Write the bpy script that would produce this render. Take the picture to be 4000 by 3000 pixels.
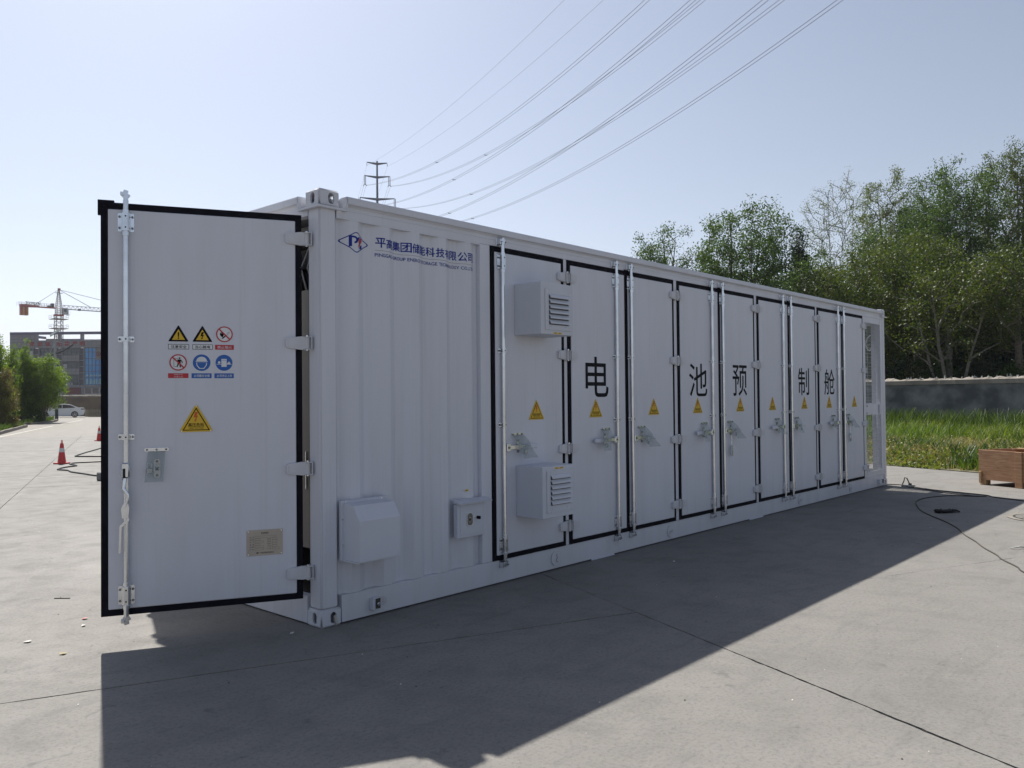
import bpy, bmesh, math, random
import numpy as np
from math import sin, cos, radians, pi, sqrt, atan2, hypot
from mathutils import Vector, Matrix, Euler

scene = bpy.context.scene
for o in list(bpy.data.objects): bpy.data.objects.remove(o)
col = scene.collection
rnd = random.Random(7)

# ------------------------------------------------------------------ camera
YAW, PITCH, ROLL = radians(42.132), radians(.945), radians(-.532)
cam_d = bpy.data.cameras.new('camera'); cam = bpy.data.objects.new('camera', cam_d); col.objects.link(cam)
fw = Vector((cos(PITCH)*cos(YAW), cos(PITCH)*sin(YAW), sin(PITCH)))
rt = Vector((sin(YAW), -cos(YAW), 0)); up = rt.cross(fw)
r2 = rt*cos(ROLL)+up*sin(ROLL); u2 = -rt*sin(ROLL)+up*cos(ROLL)
M = Matrix((r2, u2, -fw)).transposed().to_4x4(); M.translation = (-3.158, -4.552, 1.5)
cam.matrix_world = M
cam_d.sensor_width = 36; cam_d.lens = 36*3214.27/4000; cam_d.clip_start = .05; cam_d.clip_end = 6000
scene.camera = cam

# ------------------------------------------------------------------ light
SUN_AZ, SUN_EL = radians(68.7), radians(51.15)
world = bpy.data.worlds.new('World'); scene.world = world; world.use_nodes = True
wn = world.node_tree.nodes; wl = world.node_tree.links
sky = wn.new('ShaderNodeTexSky'); sky.sky_type = 'NISHITA'; sky.sun_disc = False
sky.sun_elevation = SUN_EL; sky.sun_rotation = pi/2-SUN_AZ
sky.air_density = 1.3; sky.dust_density = 1.4; sky.ozone_density = 2.4; sky.altitude = 60
bw = wn.new('ShaderNodeRGBToBW'); wl.new(sky.outputs[0], bw.inputs[0])
tn = wn.new('ShaderNodeVectorMath'); tn.operation = 'SCALE'; tn.inputs[0].default_value = (.90, .965, 1.20); wl.new(bw.outputs[0], tn.inputs['Scale'])
mxw = wn.new('ShaderNodeMix'); mxw.data_type = 'RGBA'; mxw.inputs[0].default_value = .62; wl.new(sky.outputs[0], mxw.inputs[6]); wl.new(tn.outputs[0], mxw.inputs[7])
wl.new(mxw.outputs[2], wn['Background'].inputs[0]); wn['Background'].inputs[1].default_value = .085
sun_d = bpy.data.lights.new('sun', 'SUN'); sun = bpy.data.objects.new('sun', sun_d); col.objects.link(sun)
sd = Vector((cos(SUN_EL)*cos(SUN_AZ), cos(SUN_EL)*sin(SUN_AZ), sin(SUN_EL)))
sun.rotation_euler = sd.to_track_quat('Z', 'Y').to_euler()
sun_d.energy = 5.0; sun_d.angle = radians(.55); sun_d.color = (1, .955, .88)
vs = scene.view_settings
vs.view_transform = 'Standard'; vs.look = 'None'; vs.gamma = 1; vs.exposure = 0.5; vs.use_curve_mapping = False
scene.cycles.max_bounces = 8; scene.cycles.transparent_max_bounces = 16

# ------------------------------------------------------------------ materials
MATS = {}
def mat(name, c, rough=.6, metal=0, c2=None, scale=3, detail=5, bump=0, bscale=60, spec=.5, coords='Object', lo=.35, hi=.65):
    if name in MATS: return MATS[name]
    m = bpy.data.materials.new(name); m.use_nodes = True; n = m.node_tree.nodes; l = m.node_tree.links
    b = n['Principled BSDF']; b.inputs['Roughness'].default_value = rough; b.inputs['Metallic'].default_value = metal
    b.inputs['Specular IOR Level'].default_value = spec
    b.inputs['Base Color'].default_value = (*c, 1)
    tc = n.new('ShaderNodeTexCoord')
    if c2:
        nz = n.new('ShaderNodeTexNoise'); nz.inputs['Scale'].default_value = scale; nz.inputs['Detail'].default_value = detail
        l.new(tc.outputs[coords], nz.inputs['Vector'])
        rp = n.new('ShaderNodeValToRGB'); rp.color_ramp.elements[0].color = (*c, 1); rp.color_ramp.elements[1].color = (*c2, 1)
        rp.color_ramp.elements[0].position = lo; rp.color_ramp.elements[1].position = hi
        l.new(nz.outputs[0], rp.inputs[0]); l.new(rp.outputs[0], b.inputs['Base Color'])
    if bump:
        nb = n.new('ShaderNodeTexNoise'); nb.inputs['Scale'].default_value = bscale; nb.inputs['Detail'].default_value = 4
        l.new(tc.outputs[coords], nb.inputs['Vector'])
        bp = n.new('ShaderNodeBump'); bp.inputs['Strength'].default_value = bump; bp.inputs['Distance'].default_value = .01
        l.new(nb.outputs[0], bp.inputs['Height']); l.new(bp.outputs[0], b.inputs['Normal'])
    MATS[name] = m; return m

def paint_mat():
    m = mat('white_paint', (.64, .655, .715), .42, bump=.06, bscale=90)
    n = m.node_tree.nodes; l = m.node_tree.links; b = n['Principled BSDF']
    tc = n.new('ShaderNodeTexCoord')
    mp = n.new('ShaderNodeMapping'); mp.inputs['Scale'].default_value = (2.2, 2.2, .5); l.new(tc.outputs['Object'], mp.inputs[0])
    nz = n.new('ShaderNodeTexNoise'); nz.inputs['Scale'].default_value = 1.6; nz.inputs['Detail'].default_value = 7; nz.inputs['Roughness'].default_value = .62
    l.new(mp.outputs[0], nz.inputs['Vector'])
    sp = n.new('ShaderNodeSeparateXYZ'); l.new(tc.outputs['Object'], sp.inputs[0])
    # road dust thrown up on the lowest part of the steel
    mr = n.new('ShaderNodeMapRange'); mr.inputs[1].default_value = .0; mr.inputs[2].default_value = .5; mr.inputs[3].default_value = .55; mr.inputs[4].default_value = 0
    l.new(sp.outputs[2], mr.inputs[0])
    mps = n.new('ShaderNodeMapping'); mps.inputs['Scale'].default_value = (34, 34, .5); l.new(tc.outputs['Object'], mps.inputs[0])
    nst = n.new('ShaderNodeTexNoise'); nst.inputs['Scale'].default_value = 1.3; nst.inputs['Detail'].default_value = 5; l.new(mps.outputs[0], nst.inputs['Vector'])
    rst = n.new('ShaderNodeMapRange'); rst.inputs[1].default_value = .56; rst.inputs[2].default_value = .8; rst.inputs[3].default_value = 0; rst.inputs[4].default_value = .22; l.new(nst.outputs[0], rst.inputs[0])
    mu = n.new('ShaderNodeMath'); mu.operation = 'MULTIPLY'; l.new(mr.outputs[0], mu.inputs[0]); l.new(nz.outputs[0], mu.inputs[1])
    r = n.new('ShaderNodeMapRange'); r.inputs[1].default_value = .42; r.inputs[2].default_value = .78; r.inputs[3].default_value = 0; r.inputs[4].default_value = .22
    l.new(nz.outputs[0], r.inputs[0])
    ad = n.new('ShaderNodeMath'); ad.operation = 'ADD'; ad.use_clamp = True; l.new(mu.outputs[0], ad.inputs[0]); l.new(r.outputs[0], ad.inputs[1])
    ad2 = n.new('ShaderNodeMath'); ad2.operation = 'ADD'; ad2.use_clamp = True; l.new(ad.outputs[0], ad2.inputs[0]); l.new(rst.outputs[0], ad2.inputs[1]); ad = ad2
    mx = n.new('ShaderNodeMix'); mx.data_type = 'RGBA'; mx.inputs[6].default_value = (.64, .655, .715, 1); mx.inputs[7].default_value = (.45, .44, .42, 1)
    l.new(ad.outputs[0], mx.inputs[0]); l.new(mx.outputs[2], b.inputs['Base Color'])
    rr = n.new('ShaderNodeMapRange'); rr.inputs[3].default_value = .34; rr.inputs[4].default_value = .55; l.new(nz.outputs[0], rr.inputs[0]); l.new(rr.outputs[0], b.inputs['Roughness'])
    return m
PAINT = paint_mat()
PAINT2 = mat('white_powder_coat', (.60, .62, .68), .5, c2=(.56, .58, .635), scale=2.5, bump=.05, bscale=140)
RUB = mat('black_rubber', (.006, .006, .010), .8, c2=(.011, .011, .016), scale=9, spec=.12, bump=.08, bscale=80)
GALV = mat('galvanised_steel', (.82, .84, .87), .22, .95, c2=(.68, .70, .73), scale=7, bump=.03, bscale=60)
DARK = mat('dark_cavity', (.02, .02, .022), .8)
BOLT = mat('dark_bolt', (.12, .12, .125), .4, .8, c2=(.25, .25, .26), scale=40)
YEL = mat('sign_yellow', (.72, .46, .02), .45, c2=(.66, .42, .02), scale=8)
INK = mat('black_ink', (.005, .005, .009), .6, c2=(.009, .009, .013), scale=6, spec=.12)
REDI = mat('red_ink', (.50, .025, .035), .5, c2=(.44, .03, .04), scale=6)
BLUI = mat('blue_ink', (.015, .10, .42), .5, c2=(.02, .12, .40), scale=6)
NAVY = mat('navy_ink', (.012, .028, .26), .6, c2=(.014, .032, .235), scale=6, spec=.15)
ORA = mat('orange_ink', (.62, .10, .015), .5, c2=(.55, .09, .015), scale=6)
WHT = mat('white_print', (.72, .73, .74), .5, c2=(.68, .69, .70), scale=6)
PLATE = mat('champagne_plate', (.50, .44, .36), .45, .25, c2=(.44, .39, .33), scale=5)
PLATEINK = mat('brown_ink', (.10, .08, .06), .5, c2=(.13, .10, .08), scale=5)
BEIGE = mat('beige_cabinet', (.17, .145, .12), .5, c2=(.15, .13, .105), scale=3)
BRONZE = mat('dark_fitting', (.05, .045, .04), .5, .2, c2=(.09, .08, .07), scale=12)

def plastic_mat():
    m = bpy.data.materials.new('clear_plastic'); m.use_nodes = True; n = m.node_tree.nodes; l = m.node_tree.links
    b = n['Principled BSDF']; b.inputs['Roughness'].default_value = .22; b.inputs['IOR'].default_value = 1.3
    tc = n.new('ShaderNodeTexCoord'); nz = n.new('ShaderNodeTexNoise'); nz.inputs['Scale'].default_value = 14; l.new(tc.outputs['Object'], nz.inputs['Vector'])
    rp = n.new('ShaderNodeValToRGB'); rp.color_ramp.elements[0].color = (.20, .25, .255, 1); rp.color_ramp.elements[1].color = (.32, .38, .375, 1)
    l.new(nz.outputs[0], rp.inputs[0]); l.new(rp.outputs[0], b.inputs['Base Color'])
    mr = n.new('ShaderNodeMapRange'); mr.inputs[3].default_value = .30; mr.inputs[4].default_value = .60; l.new(nz.outputs[0], mr.inputs[0]); l.new(mr.outputs[0], b.inputs['Alpha'])
    return m
PLAS = plastic_mat()

def ground_mat(name, base, dark, light, jitter):
    m = bpy.data.materials.new(name); m.use_nodes = True; n = m.node_tree.nodes; l = m.node_tree.links
    b = n['Principled BSDF']; b.inputs['Specular IOR Level'].default_value = .35
    ge = n.new('ShaderNodeNewGeometry'); oi = n.new('ShaderNodeObjectInfo')
    def nz(sc, det, ro, vec=None, dist=0):
        x = n.new('ShaderNodeTexNoise'); x.inputs['Scale'].default_value = sc; x.inputs['Detail'].default_value = det; x.inputs['Roughness'].default_value = ro
        x.inputs['Distortion'].default_value = dist
        l.new(vec or ge.outputs['Position'], x.inputs['Vector']); return x
    mp = n.new('ShaderNodeMapping'); mp.vector_type = 'POINT'; mp.inputs['Rotation'].default_value = (0, 0, radians(-24)); l.new(ge.outputs['Position'], mp.inputs[0])
    mp2 = n.new('ShaderNodeMapping'); mp2.inputs['Scale'].default_value = (9, 1.1, 1); l.new(mp.outputs[0], mp2.inputs[0])
    mp3 = n.new('ShaderNodeMapping'); mp3.inputs['Rotation'].default_value = (0, 0, radians(31)); mp3.inputs['Scale'].default_value = (1, 5.5, 1); l.new(ge.outputs['Position'], mp3.inputs[0])
    big = nz(.55, 6, .6); mid = nz(2.6, 8, .68, dist=.4); stre = nz(1.3, 6, .6, mp2.outputs[0]); fine = nz(48, 4, .7); tyre = nz(1.5, 7, .66, mp3.outputs[0], .5)
    def ramp(src, a, bb, p0, p1):
        r = n.new('ShaderNodeMapRange'); r.inputs[1].default_value = p0; r.inputs[2].default_value = p1; r.inputs[3].default_value = a; r.inputs[4].default_value = bb
        l.new(src.outputs[0], r.inputs[0]); return r
    def mix(c1, c2, fac):
        x = n.new('ShaderNodeMix'); x.data_type = 'RGBA'
        for i, c in ((6, c1), (7, c2)):
            if isinstance(c, tuple): x.inputs[i].default_value = (*c, 1)
            else: l.new(c, x.inputs[i])
        l.new(fac.outputs[0], x.inputs[0]); return x.outputs[2]
    c = mix(base, light, ramp(big, 0, .6, .4, .66))
    c = mix(c, dark, ramp(mid, 0, .42, .47, .70))
    c = mix(c, dark, ramp(tyre, 0, .48, .53, .72))
    pore = nz(130, 3, .75); spot = nz(7.5, 3, .5, dist=.8)
    c = mix(c, (dark[0]*.62, dark[1]*.62, dark[2]*.64), ramp(spot, 0, .55, .66, .76))
    c = mix(c, light, ramp(stre, 0, .4, .52, .75))
    c = mix(c, (dark[0]*.6, dark[1]*.6, dark[2]*.6), ramp(fine, 0, .55, .48, .74)); c = mix(c, light, ramp(pore, 0, .5, .55, .75))
    # every slab was poured on its own day
    hs = n.new('ShaderNodeHueSaturation'); l.new(c, hs.inputs['Color'])
    mr = n.new('ShaderNodeMapRange'); mr.inputs[3].default_value = 1-jitter; mr.inputs[4].default_value = 1+jitter; l.new(oi.outputs['Random'], mr.inputs[0]); l.new(mr.outputs[0], hs.inputs['Value'])
    l.new(hs.outputs[0], b.inputs['Base Color'])
    rg = ramp(mid, .72, .9, .3, .7); l.new(rg.outputs[0], b.inputs['Roughness'])
    ad = n.new('ShaderNodeMath'); ad.operation = 'MULTIPLY_ADD'; l.new(mid.outputs[0], ad.inputs[0]); ad.inputs[1].default_value = 1.2; l.new(fine.outputs[0], ad.inputs[2])
    bp = n.new('ShaderNodeBump'); bp.inputs['Strength'].default_value = .25; bp.inputs['Distance'].default_value = .006; l.new(ad.outputs[0], bp.inputs['Height']); l.new(bp.outputs[0], b.inputs['Normal'])
    return m
CONC = ground_mat('slab_concrete', (.188, .179, .166), (.118, .115, .111), (.240, .228, .210), .035)
YARD = ground_mat('yard_concrete', (.215, .20, .178), (.175, .164, .149), (.25, .232, .207), 0)
DIRT = mat('joint_dirt', (.13, .11, .085), .95, c2=(.07, .06, .05), scale=9, bump=.6, bscale=50)
EARTH = mat('dry_soil', (.17, .14, .09), .95, c2=(.10, .11, .05), scale=.8, bump=.5, bscale=12)
KERB = mat('kerb_stone', (.24, .22, .19), .9, c2=(.16, .15, .13), scale=4, bump=.4, bscale=25)
WLINE = mat('worn_line_paint', (.50, .48, .43), .8, c2=(.40, .375, .33), scale=5)

def leaf_mat(name, c1, c2, trans=.45, sc=.9):
    m = bpy.data.materials.new(name); m.use_nodes = True; n = m.node_tree.nodes; l = m.node_tree.links
    for x in list(n):
        if x.type == 'BSDF_PRINCIPLED': n.remove(x)
    out = [x for x in n if x.type == 'OUTPUT_MATERIAL'][0]
    ge = n.new('ShaderNodeNewGeometry'); nz = n.new('ShaderNodeTexNoise'); nz.inputs['Scale'].default_value = sc; nz.inputs['Detail'].default_value = 3
    l.new(ge.outputs['Position'], nz.inputs['Vector'])
    ad = n.new('ShaderNodeMath'); ad.operation = 'MULTIPLY_ADD'; l.new(ge.outputs['Random Per Island'], ad.inputs[0]); ad.inputs[1].default_value = .45
    sb = n.new('ShaderNodeMath'); sb.operation = 'SUBTRACT'; l.new(nz.outputs[0], sb.inputs[0]); sb.inputs[1].default_value = .22; l.new(sb.outputs[0], ad.inputs[2])
    rp = n.new('ShaderNodeValToRGB'); rp.color_ramp.elements[0].color = (*c1, 1); rp.color_ramp.elements[1].color = (*c2, 1); rp.color_ramp.elements[0].position = .2; rp.color_ramp.elements[1].position = .8
    l.new(ad.outputs[0], rp.inputs[0])
    d = n.new('ShaderNodeBsdfPrincipled'); d.inputs['Roughness'].default_value = .5; d.inputs['Specular IOR Level'].default_value = .35; l.new(rp.outputs[0], d.inputs['Base Color'])
    t = n.new('ShaderNodeBsdfTranslucent')
    hs = n.new('ShaderNodeHueSaturation'); hs.inputs['Saturation'].default_value = 1.1; hs.inputs['Value'].default_value = 1.5; hs.inputs['Hue'].default_value = .485; l.new(rp.outputs[0], hs.inputs['Color']); l.new(hs.outputs[0], t.inputs['Color'])
    mx = n.new('ShaderNodeMixShader'); mx.inputs[0].default_value = trans; l.new(d.outputs[0], mx.inputs[1]); l.new(t.outputs[0], mx.inputs[2]); l.new(mx.outputs[0], out.inputs['Surface'])
    return m

# ------------------------------------------------------------------ mesh helpers
class MB:
    def __init__(s): s.bm = bmesh.new(); s.mats = []
    def mi(s, m):
        if m not in s.mats: s.mats.append(m)
        return s.mats.index(m)
    def box(s, x0, x1, y0, y1, z0, z1, m, bev=0, T=None, seg=1):
        vs_ = [s.bm.verts.new((x, y, z)) for z in (z0, z1) for y in (y0, y1) for x in (x0, x1)]
        F = [(0, 2, 3, 1), (4, 5, 7, 6), (0, 1, 5, 4), (2, 6, 7, 3), (0, 4, 6, 2), (1, 3, 7, 5)]
        fs = [s.bm.faces.new([vs_[i] for i in f]) for f in F]; k = s.mi(m)
        for f in fs: f.material_index = k
        if T is not None:
            for v in vs_: v.co = T @ v.co
        if bev:
            es = list({e for f in fs for e in f.edges})
            r = bmesh.ops.bevel(s.bm, geom=es, offset=bev, segments=seg, affect='EDGES', clamp_overlap=True)
            for f in r['faces']: f.material_index = k; f.smooth = seg > 1
        return s
    def hexa(s, pts, m):
        v = [s.bm.verts.new(p) for p in pts]; k = s.mi(m)
        for f in [(0, 3, 2, 1), (4, 5, 6, 7), (0, 1, 5, 4), (1, 2, 6, 5), (2, 3, 7, 6), (3, 0, 4, 7)]:
            s.bm.faces.new([v[i] for i in f]).material_index = k
        return s
    def cyl(s, p0, p1, r, m, n=10, r1=None, caps=True):
        p0 = Vector(p0); p1 = Vector(p1); r1 = r if r1 is None else r1; d = (p1-p0)
        if d.length < 1e-9: return s
        d.normalize(); a = d.orthogonal().normalized(); b = d.cross(a); k = s.mi(m)
        A = [s.bm.verts.new(p0+(a*cos(2*pi*i/n)+b*sin(2*pi*i/n))*r) for i in range(n)]
        B = [s.bm.verts.new(p1+(a*cos(2*pi*i/n)+b*sin(2*pi*i/n))*r1) for i in range(n)]
        for i in range(n):
            f = s.bm.faces.new((A[i], A[(i+1) % n], B[(i+1) % n], B[i])); f.smooth = n > 5; f.material_index = k
        if caps:
            for L in (A, B):
                f = s.bm.faces.new([s.bm.verts.new(v.co) for v in L]); f.material_index = k
        return s
    def tube(s, pts, r, m, n=6, rs=None):
        pts = [Vector(p) for p in pts]; k = s.mi(m); prev = None; a = None
        for i, p in enumerate(pts):
            d = (pts[min(i+1, len(pts)-1)]-pts[max(i-1, 0)])
            if d.length < 1e-9: continue
            d.normalize()
            a = d.orthogonal().normalized() if a is None else (a-d*a.dot(d)).normalized()
            b = d.cross(a); rr = rs[i] if rs else r
            R = [s.bm.verts.new(p+(a*cos(2*pi*j/n)+b*sin(2*pi*j/n))*rr) for j in range(n)]
            if prev:
                for j in range(n):
                    f = s.bm.faces.new((prev[j], prev[(j+1) % n], R[(j+1) % n], R[j])); f.smooth = True; f.material_index = k
            prev = R
        return s
    def prism(s, poly, h0, h1, m, axis='y', T=None):
        def P(a, b, h): return {'y': (a, h, b), 'x': (h, a, b), 'z': (a, b, h)}[axis]
        A = [s.bm.verts.new(P(a, b, h0)) for a, b in poly]; B = [s.bm.verts.new(P(a, b, h1)) for a, b in poly]; k = s.mi(m); n = len(poly)
        if T is not None:
            for v in A+B: v.co = T @ v.co
        fs = [s.bm.faces.new(A), s.bm.faces.new(B[::-1])]+[s.bm.faces.new((A[i], B[i], B[(i+1) % n], A[(i+1) % n])) for i in range(n)]
        for f in fs: f.material_index = k
        return s
    def poly(s, pts, y, m):          # flat print in the local xz plane
        f = s.bm.faces.new([s.bm.verts.new((a, y, b)) for a, b in pts]); f.material_index = s.mi(m); return s
    def ring(s, cx, cz, r0, r1_, y, m, n=28):
        k = s.mi(m); A = [s.bm.verts.new((cx+r0*cos(2*pi*i/n), y, cz+r0*sin(2*pi*i/n))) for i in range(n)]
        B = [s.bm.verts.new((cx+r1_*cos(2*pi*i/n), y, cz+r1_*sin(2*pi*i/n))) for i in range(n)]
        for i in range(n): s.bm.faces.new((A[i], A[(i+1) % n], B[(i+1) % n], B[i])).material_index = k
        return s
    def disc(s, cx, cz, r, y, m, n=28): return s.poly([(cx+r*cos(2*pi*i/n), cz+r*sin(2*pi*i/n)) for i in range(n)], y, m)
    def text(s, t, x0, x1, z0, z1, y, m, off=0):
        V, F = text2d(t); k = s.mi(m)
        xs = [v[0] for v in V]; zs = [v[1] for v in V]; a, b, c, d = min(xs), max(xs), min(zs), max(zs)
        o = off*(z1-z0); n = 0
        for dx, dz in (((-o, 0), (o, 0), (0, o), (0, -o)) if off else ((0, 0),)):
            W = [s.bm.verts.new((x0+(v[0]-a)/(b-a)*(x1-x0)+dx, y-n*.00008, z0+(v[1]-c)/(d-c)*(z1-z0)+dz)) for v in V]; n += 1
            for f in F: s.bm.faces.new([W[i] for i in f]).material_index = k
        return s
    def mesh(s, name, fix=True):
        if fix:
            bmesh.ops.recalc_face_normals(s.bm, faces=s.bm.faces)
        me = bpy.data.meshes.new(name); s.bm.to_mesh(me); s.bm.free()
        for m in s.mats: me.materials.append(m)
        return me
    def build(s, name, parent=None, fix=True, **kw): return link(name, s.mesh(name, fix), parent, **kw)

_tc = {}
def text2d(t):
    if t not in _tc:
        cu = bpy.data.curves.new('text', 'FONT'); cu.body = t; cu.resolution_u = 3
        o = bpy.data.objects.new('text', cu); col.objects.link(o)
        dg = bpy.context.evaluated_depsgraph_get(); me = bpy.data.meshes.new_from_object(o.evaluated_get(dg))
        bm = bmesh.new(); bm.from_mesh(me); bmesh.ops.triangulate(bm, faces=bm.faces[:])
        bm.verts.ensure_lookup_table()
        _tc[t] = ([(v.co.x, v.co.y) for v in bm.verts], [tuple(v.index for v in f.verts) for f in bm.faces if f.calc_area() > 1e-9])
        bm.free(); bpy.data.objects.remove(o); bpy.data.meshes.remove(me); bpy.data.curves.remove(cu)
    return _tc[t]

def link(name, me, parent=None, loc=None, rot=None, label=None, cat=None, group=None, kind=None, scale=None):
    o = bpy.data.objects.new(name, me); col.objects.link(o)
    if parent is not None: o.parent = parent
    if loc is not None: o.location = loc
    if rot is not None: o.rotation_euler = (0, 0, rot) if not hasattr(rot, '__len__') else rot
    if scale is not None: o.scale = scale
    if label: o['label'] = label
    if cat: o['category'] = cat
    if group: o['group'] = group
    if kind: o['kind'] = kind
    return o
def thing(name, label, cat, loc=(0, 0, 0), rot=0, group=None): return link(name, None, None, loc, rot, label, cat, group)
def copy_tree(o, parent=None):
    c = o.copy(); col.objects.link(c)
    if parent is not None: c.parent = parent; c.matrix_parent_inverse = o.matrix_parent_inverse.copy()
    for ch in list(o.children): copy_tree(ch, c)
    return c
def npmesh(name, V, F, mats, mi=None, smooth=False):
    V = np.asarray(V, np.float32); F = np.asarray(F, np.int32); k = F.shape[1]
    me = bpy.data.meshes.new(name); me.vertices.add(len(V)); me.vertices.foreach_set('co', V.ravel())
    me.loops.add(F.size); me.loops.foreach_set('vertex_index', F.ravel())
    me.polygons.add(len(F)); me.polygons.foreach_set('loop_start', np.arange(0, F.size, k, dtype=np.int32)); me.polygons.foreach_set('loop_total', np.full(len(F), k, np.int32))
    if mi is not None: me.polygons.foreach_set('material_index', np.asarray(mi, np.int32))
    for m in mats: me.materials.append(m)
    me.update(calc_edges=True); me.validate(); return me

# ================================================================== SETTING
AX = Vector((.9245, -.381)); BX = Vector((.381, .9245))      # joint directions of the concrete yard
def ab(a, b): p = AX*a+BX*b; return (p.x, p.y)

mb = MB(); g = [(-1800, -1800), (1800, -1800), (1800, 1800), (-1800, 1800)]
v = [mb.bm.verts.new((x, y, -.035)) for x, y in g]; mb.bm.faces.new(v).material_index = mb.mi(DIRT)
ground = mb.build('ground', kind='structure')
# slabs with uneven, broken joint edges
acuts = [-17.0, -12.25, -7.5, -2.72, 2.05, 7.72, 13.38]; bcuts = [-12.5, -6.6, -.59, 5.3, 11.3, 17.35, 23.6, 29.6, 35.6]
acuts = [-17.0, -12.25, -7.5, -2.72, 2.05, 13.38]
def jag(rs, L, amp, step):
    n = max(2, int(L/step)); w = 0; out = []
    for i in range(n+1):
        w = .75*w+rs.uniform(-1, 1)*amp*(1.0 if rs.random() < .9 else 3)
        out.append(w)
    return out
rs = random.Random(3)
for i in range(len(acuts)-1):
    for j in range(len(bcuts)-1):
        a0, a1, b0, b1 = acuts[i], acuts[i+1], bcuts[j], bcuts[j+1]
        near = -2.8 < (a0+a1)/2 < 9 and b0 < 6
        st = .03 if near else .5; am = .0036 if near else .003
        g_ = .0022
        ch = .012 if near and abs(a1-2.05) < .1 and b0 < 0 else .0   # the spalled joint in front
        P = []
        J = jag(rs, a1-a0, am, st); P += [(a0+g_+(a1-a0-2*g_)*k/(len(J)-1), b0+.003+abs(J[k])*.5) for k in range(len(J)-1)]
        J = jag(rs, b1-b0, am*.8, st); P += [(a1-g_-abs(J[k]), b0+g_+(b1-b0-2*g_)*k/(len(J)-1)) for k in range(len(J)-1)]
        J = jag(rs, a1-a0, am, st); P += [(a1-g_-(a1-a0-2*g_)*k/(len(J)-1), b1-.003-abs(J[k])*.5) for k in range(len(J)-1)]
        J = jag(rs, b1-b0, am*.8, st); P += [(a0+g_+abs(J[k]), b1-g_-(b1-b0-2*g_)*k/(len(J)-1)) for k in range(len(J)-1)]
        mb = MB(); mb.prism([ab(*p) for p in P], -.034, rs.uniform(-.0015, .0015), CONC, 'z')
        mb.build('concrete_slab', ground)
# the yard beyond the slabs one can tell apart
mb = MB()
def sheet(mb, a0, a1, b0, b1, z, m):
    f = mb.bm.faces.new([mb.bm.verts.new((*ab(*p), z)) for p in ((a0, b0), (a1, b0), (a1, b1), (a0, b1))]); f.material_index = mb.mi(m)
sheet(mb, -90, acuts[0]-.008, -60, 120, -.004, YARD); sheet(mb, acuts[0], 13.38, bcuts[-1]+.008, 120, -.004, YARD); sheet(mb, acuts[0], 13.38, -60, bcuts[0]-.008, -.004, YARD)
mb.build('yard_pavement', kind='structure')
mb = MB()
def strip(p, q, w, z=.004):
    p = Vector(p); q = Vector(q); d = (q-p).normalized(); nn = Vector((-d.y, d.x))*w/2
    f = mb.bm.faces.new([mb.bm.verts.new((*x, z)) for x in (p-nn, q-nn, q+nn, p+nn)]); f.material_index = mb.mi(WLINE)
strip((8.2, 35.4), (15.5, 50.6), .14); strip((17.2, 54.2), (23.5, 67.4), .14)
mb.build('painted_line', kind='structure')
mb = MB(); strip((5.6, 29.05), (9.6, 28.5), .05); strip((2.2, 13.35), (4.2, 13.1), .03)
mb.build('scratched_line', kind='structure')

# ---- verge of soil on the right, planting islands on the left
mb = MB(); sheet(mb, 13.38, 60, -40, 70, .012, EARTH); mb.build('soil_verge', kind='structure')
def island(pts, name='planting_island'):
    mb = MB(); mb.prism(pts, -.02, .07, EARTH, 'z'); isl = mb.build(name, kind='structure')
    return isl
islA = island([ab(-6.35, 24), ab(-6.35, 52.3), ab(-7.2, 52.45), ab(-24, 52.3), ab(-24, 24)])
islB = island([ab(-7.3, 56), ab(-6.3, 58), ab(-5.75, 63), ab(-5.7, 67.5), ab(-6.1, 70), ab(-7.5, 71.6), ab(-24, 71.5), ab(-24, 56)])
def kerb_run(isl, pts, n):
    L = [0]; 
    for i in range(1, len(pts)): L.append(L[-1]+(Vector(pts[i])-Vector(pts[i-1])).length)
    def at(s):
        for i in range(1, len(pts)):
            if s <= L[i] or i == len(pts)-1:
                t = (s-L[i-1])/(L[i]-L[i-1]); return Vector(pts[i-1]).lerp(Vector(pts[i]), t)
    for k in range(n):
        s0 = L[-1]*k/n+.006; s1 = L[-1]*(k+1)/n-.006; p = at(s0); q = at(s1); d = (q-p).normalized(); nn = Vector((-d.y, d.x))*.07
        h = .15+rs.uniform(-.012, .012); P = [p-nn, q-nn, q+nn, p+nn]
        mb = MB(); mb.prism([tuple(x) for x in P], -.02, h, KERB, 'z'); mb.build('kerb_stone', isl)
kerb_run(islA, [ab(-6.25, 24), ab(-6.25, 51.9), ab(-6.6, 52.4), ab(-8.5, 52.5)], 32)
kerb_run(islB, [ab(-8, 55.9), ab(-6.2, 58), ab(-5.65, 63), ab(-5.6, 67.5), ab(-6, 70), ab(-7.5, 71.7), ab(-12, 71.8)], 22)

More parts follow.
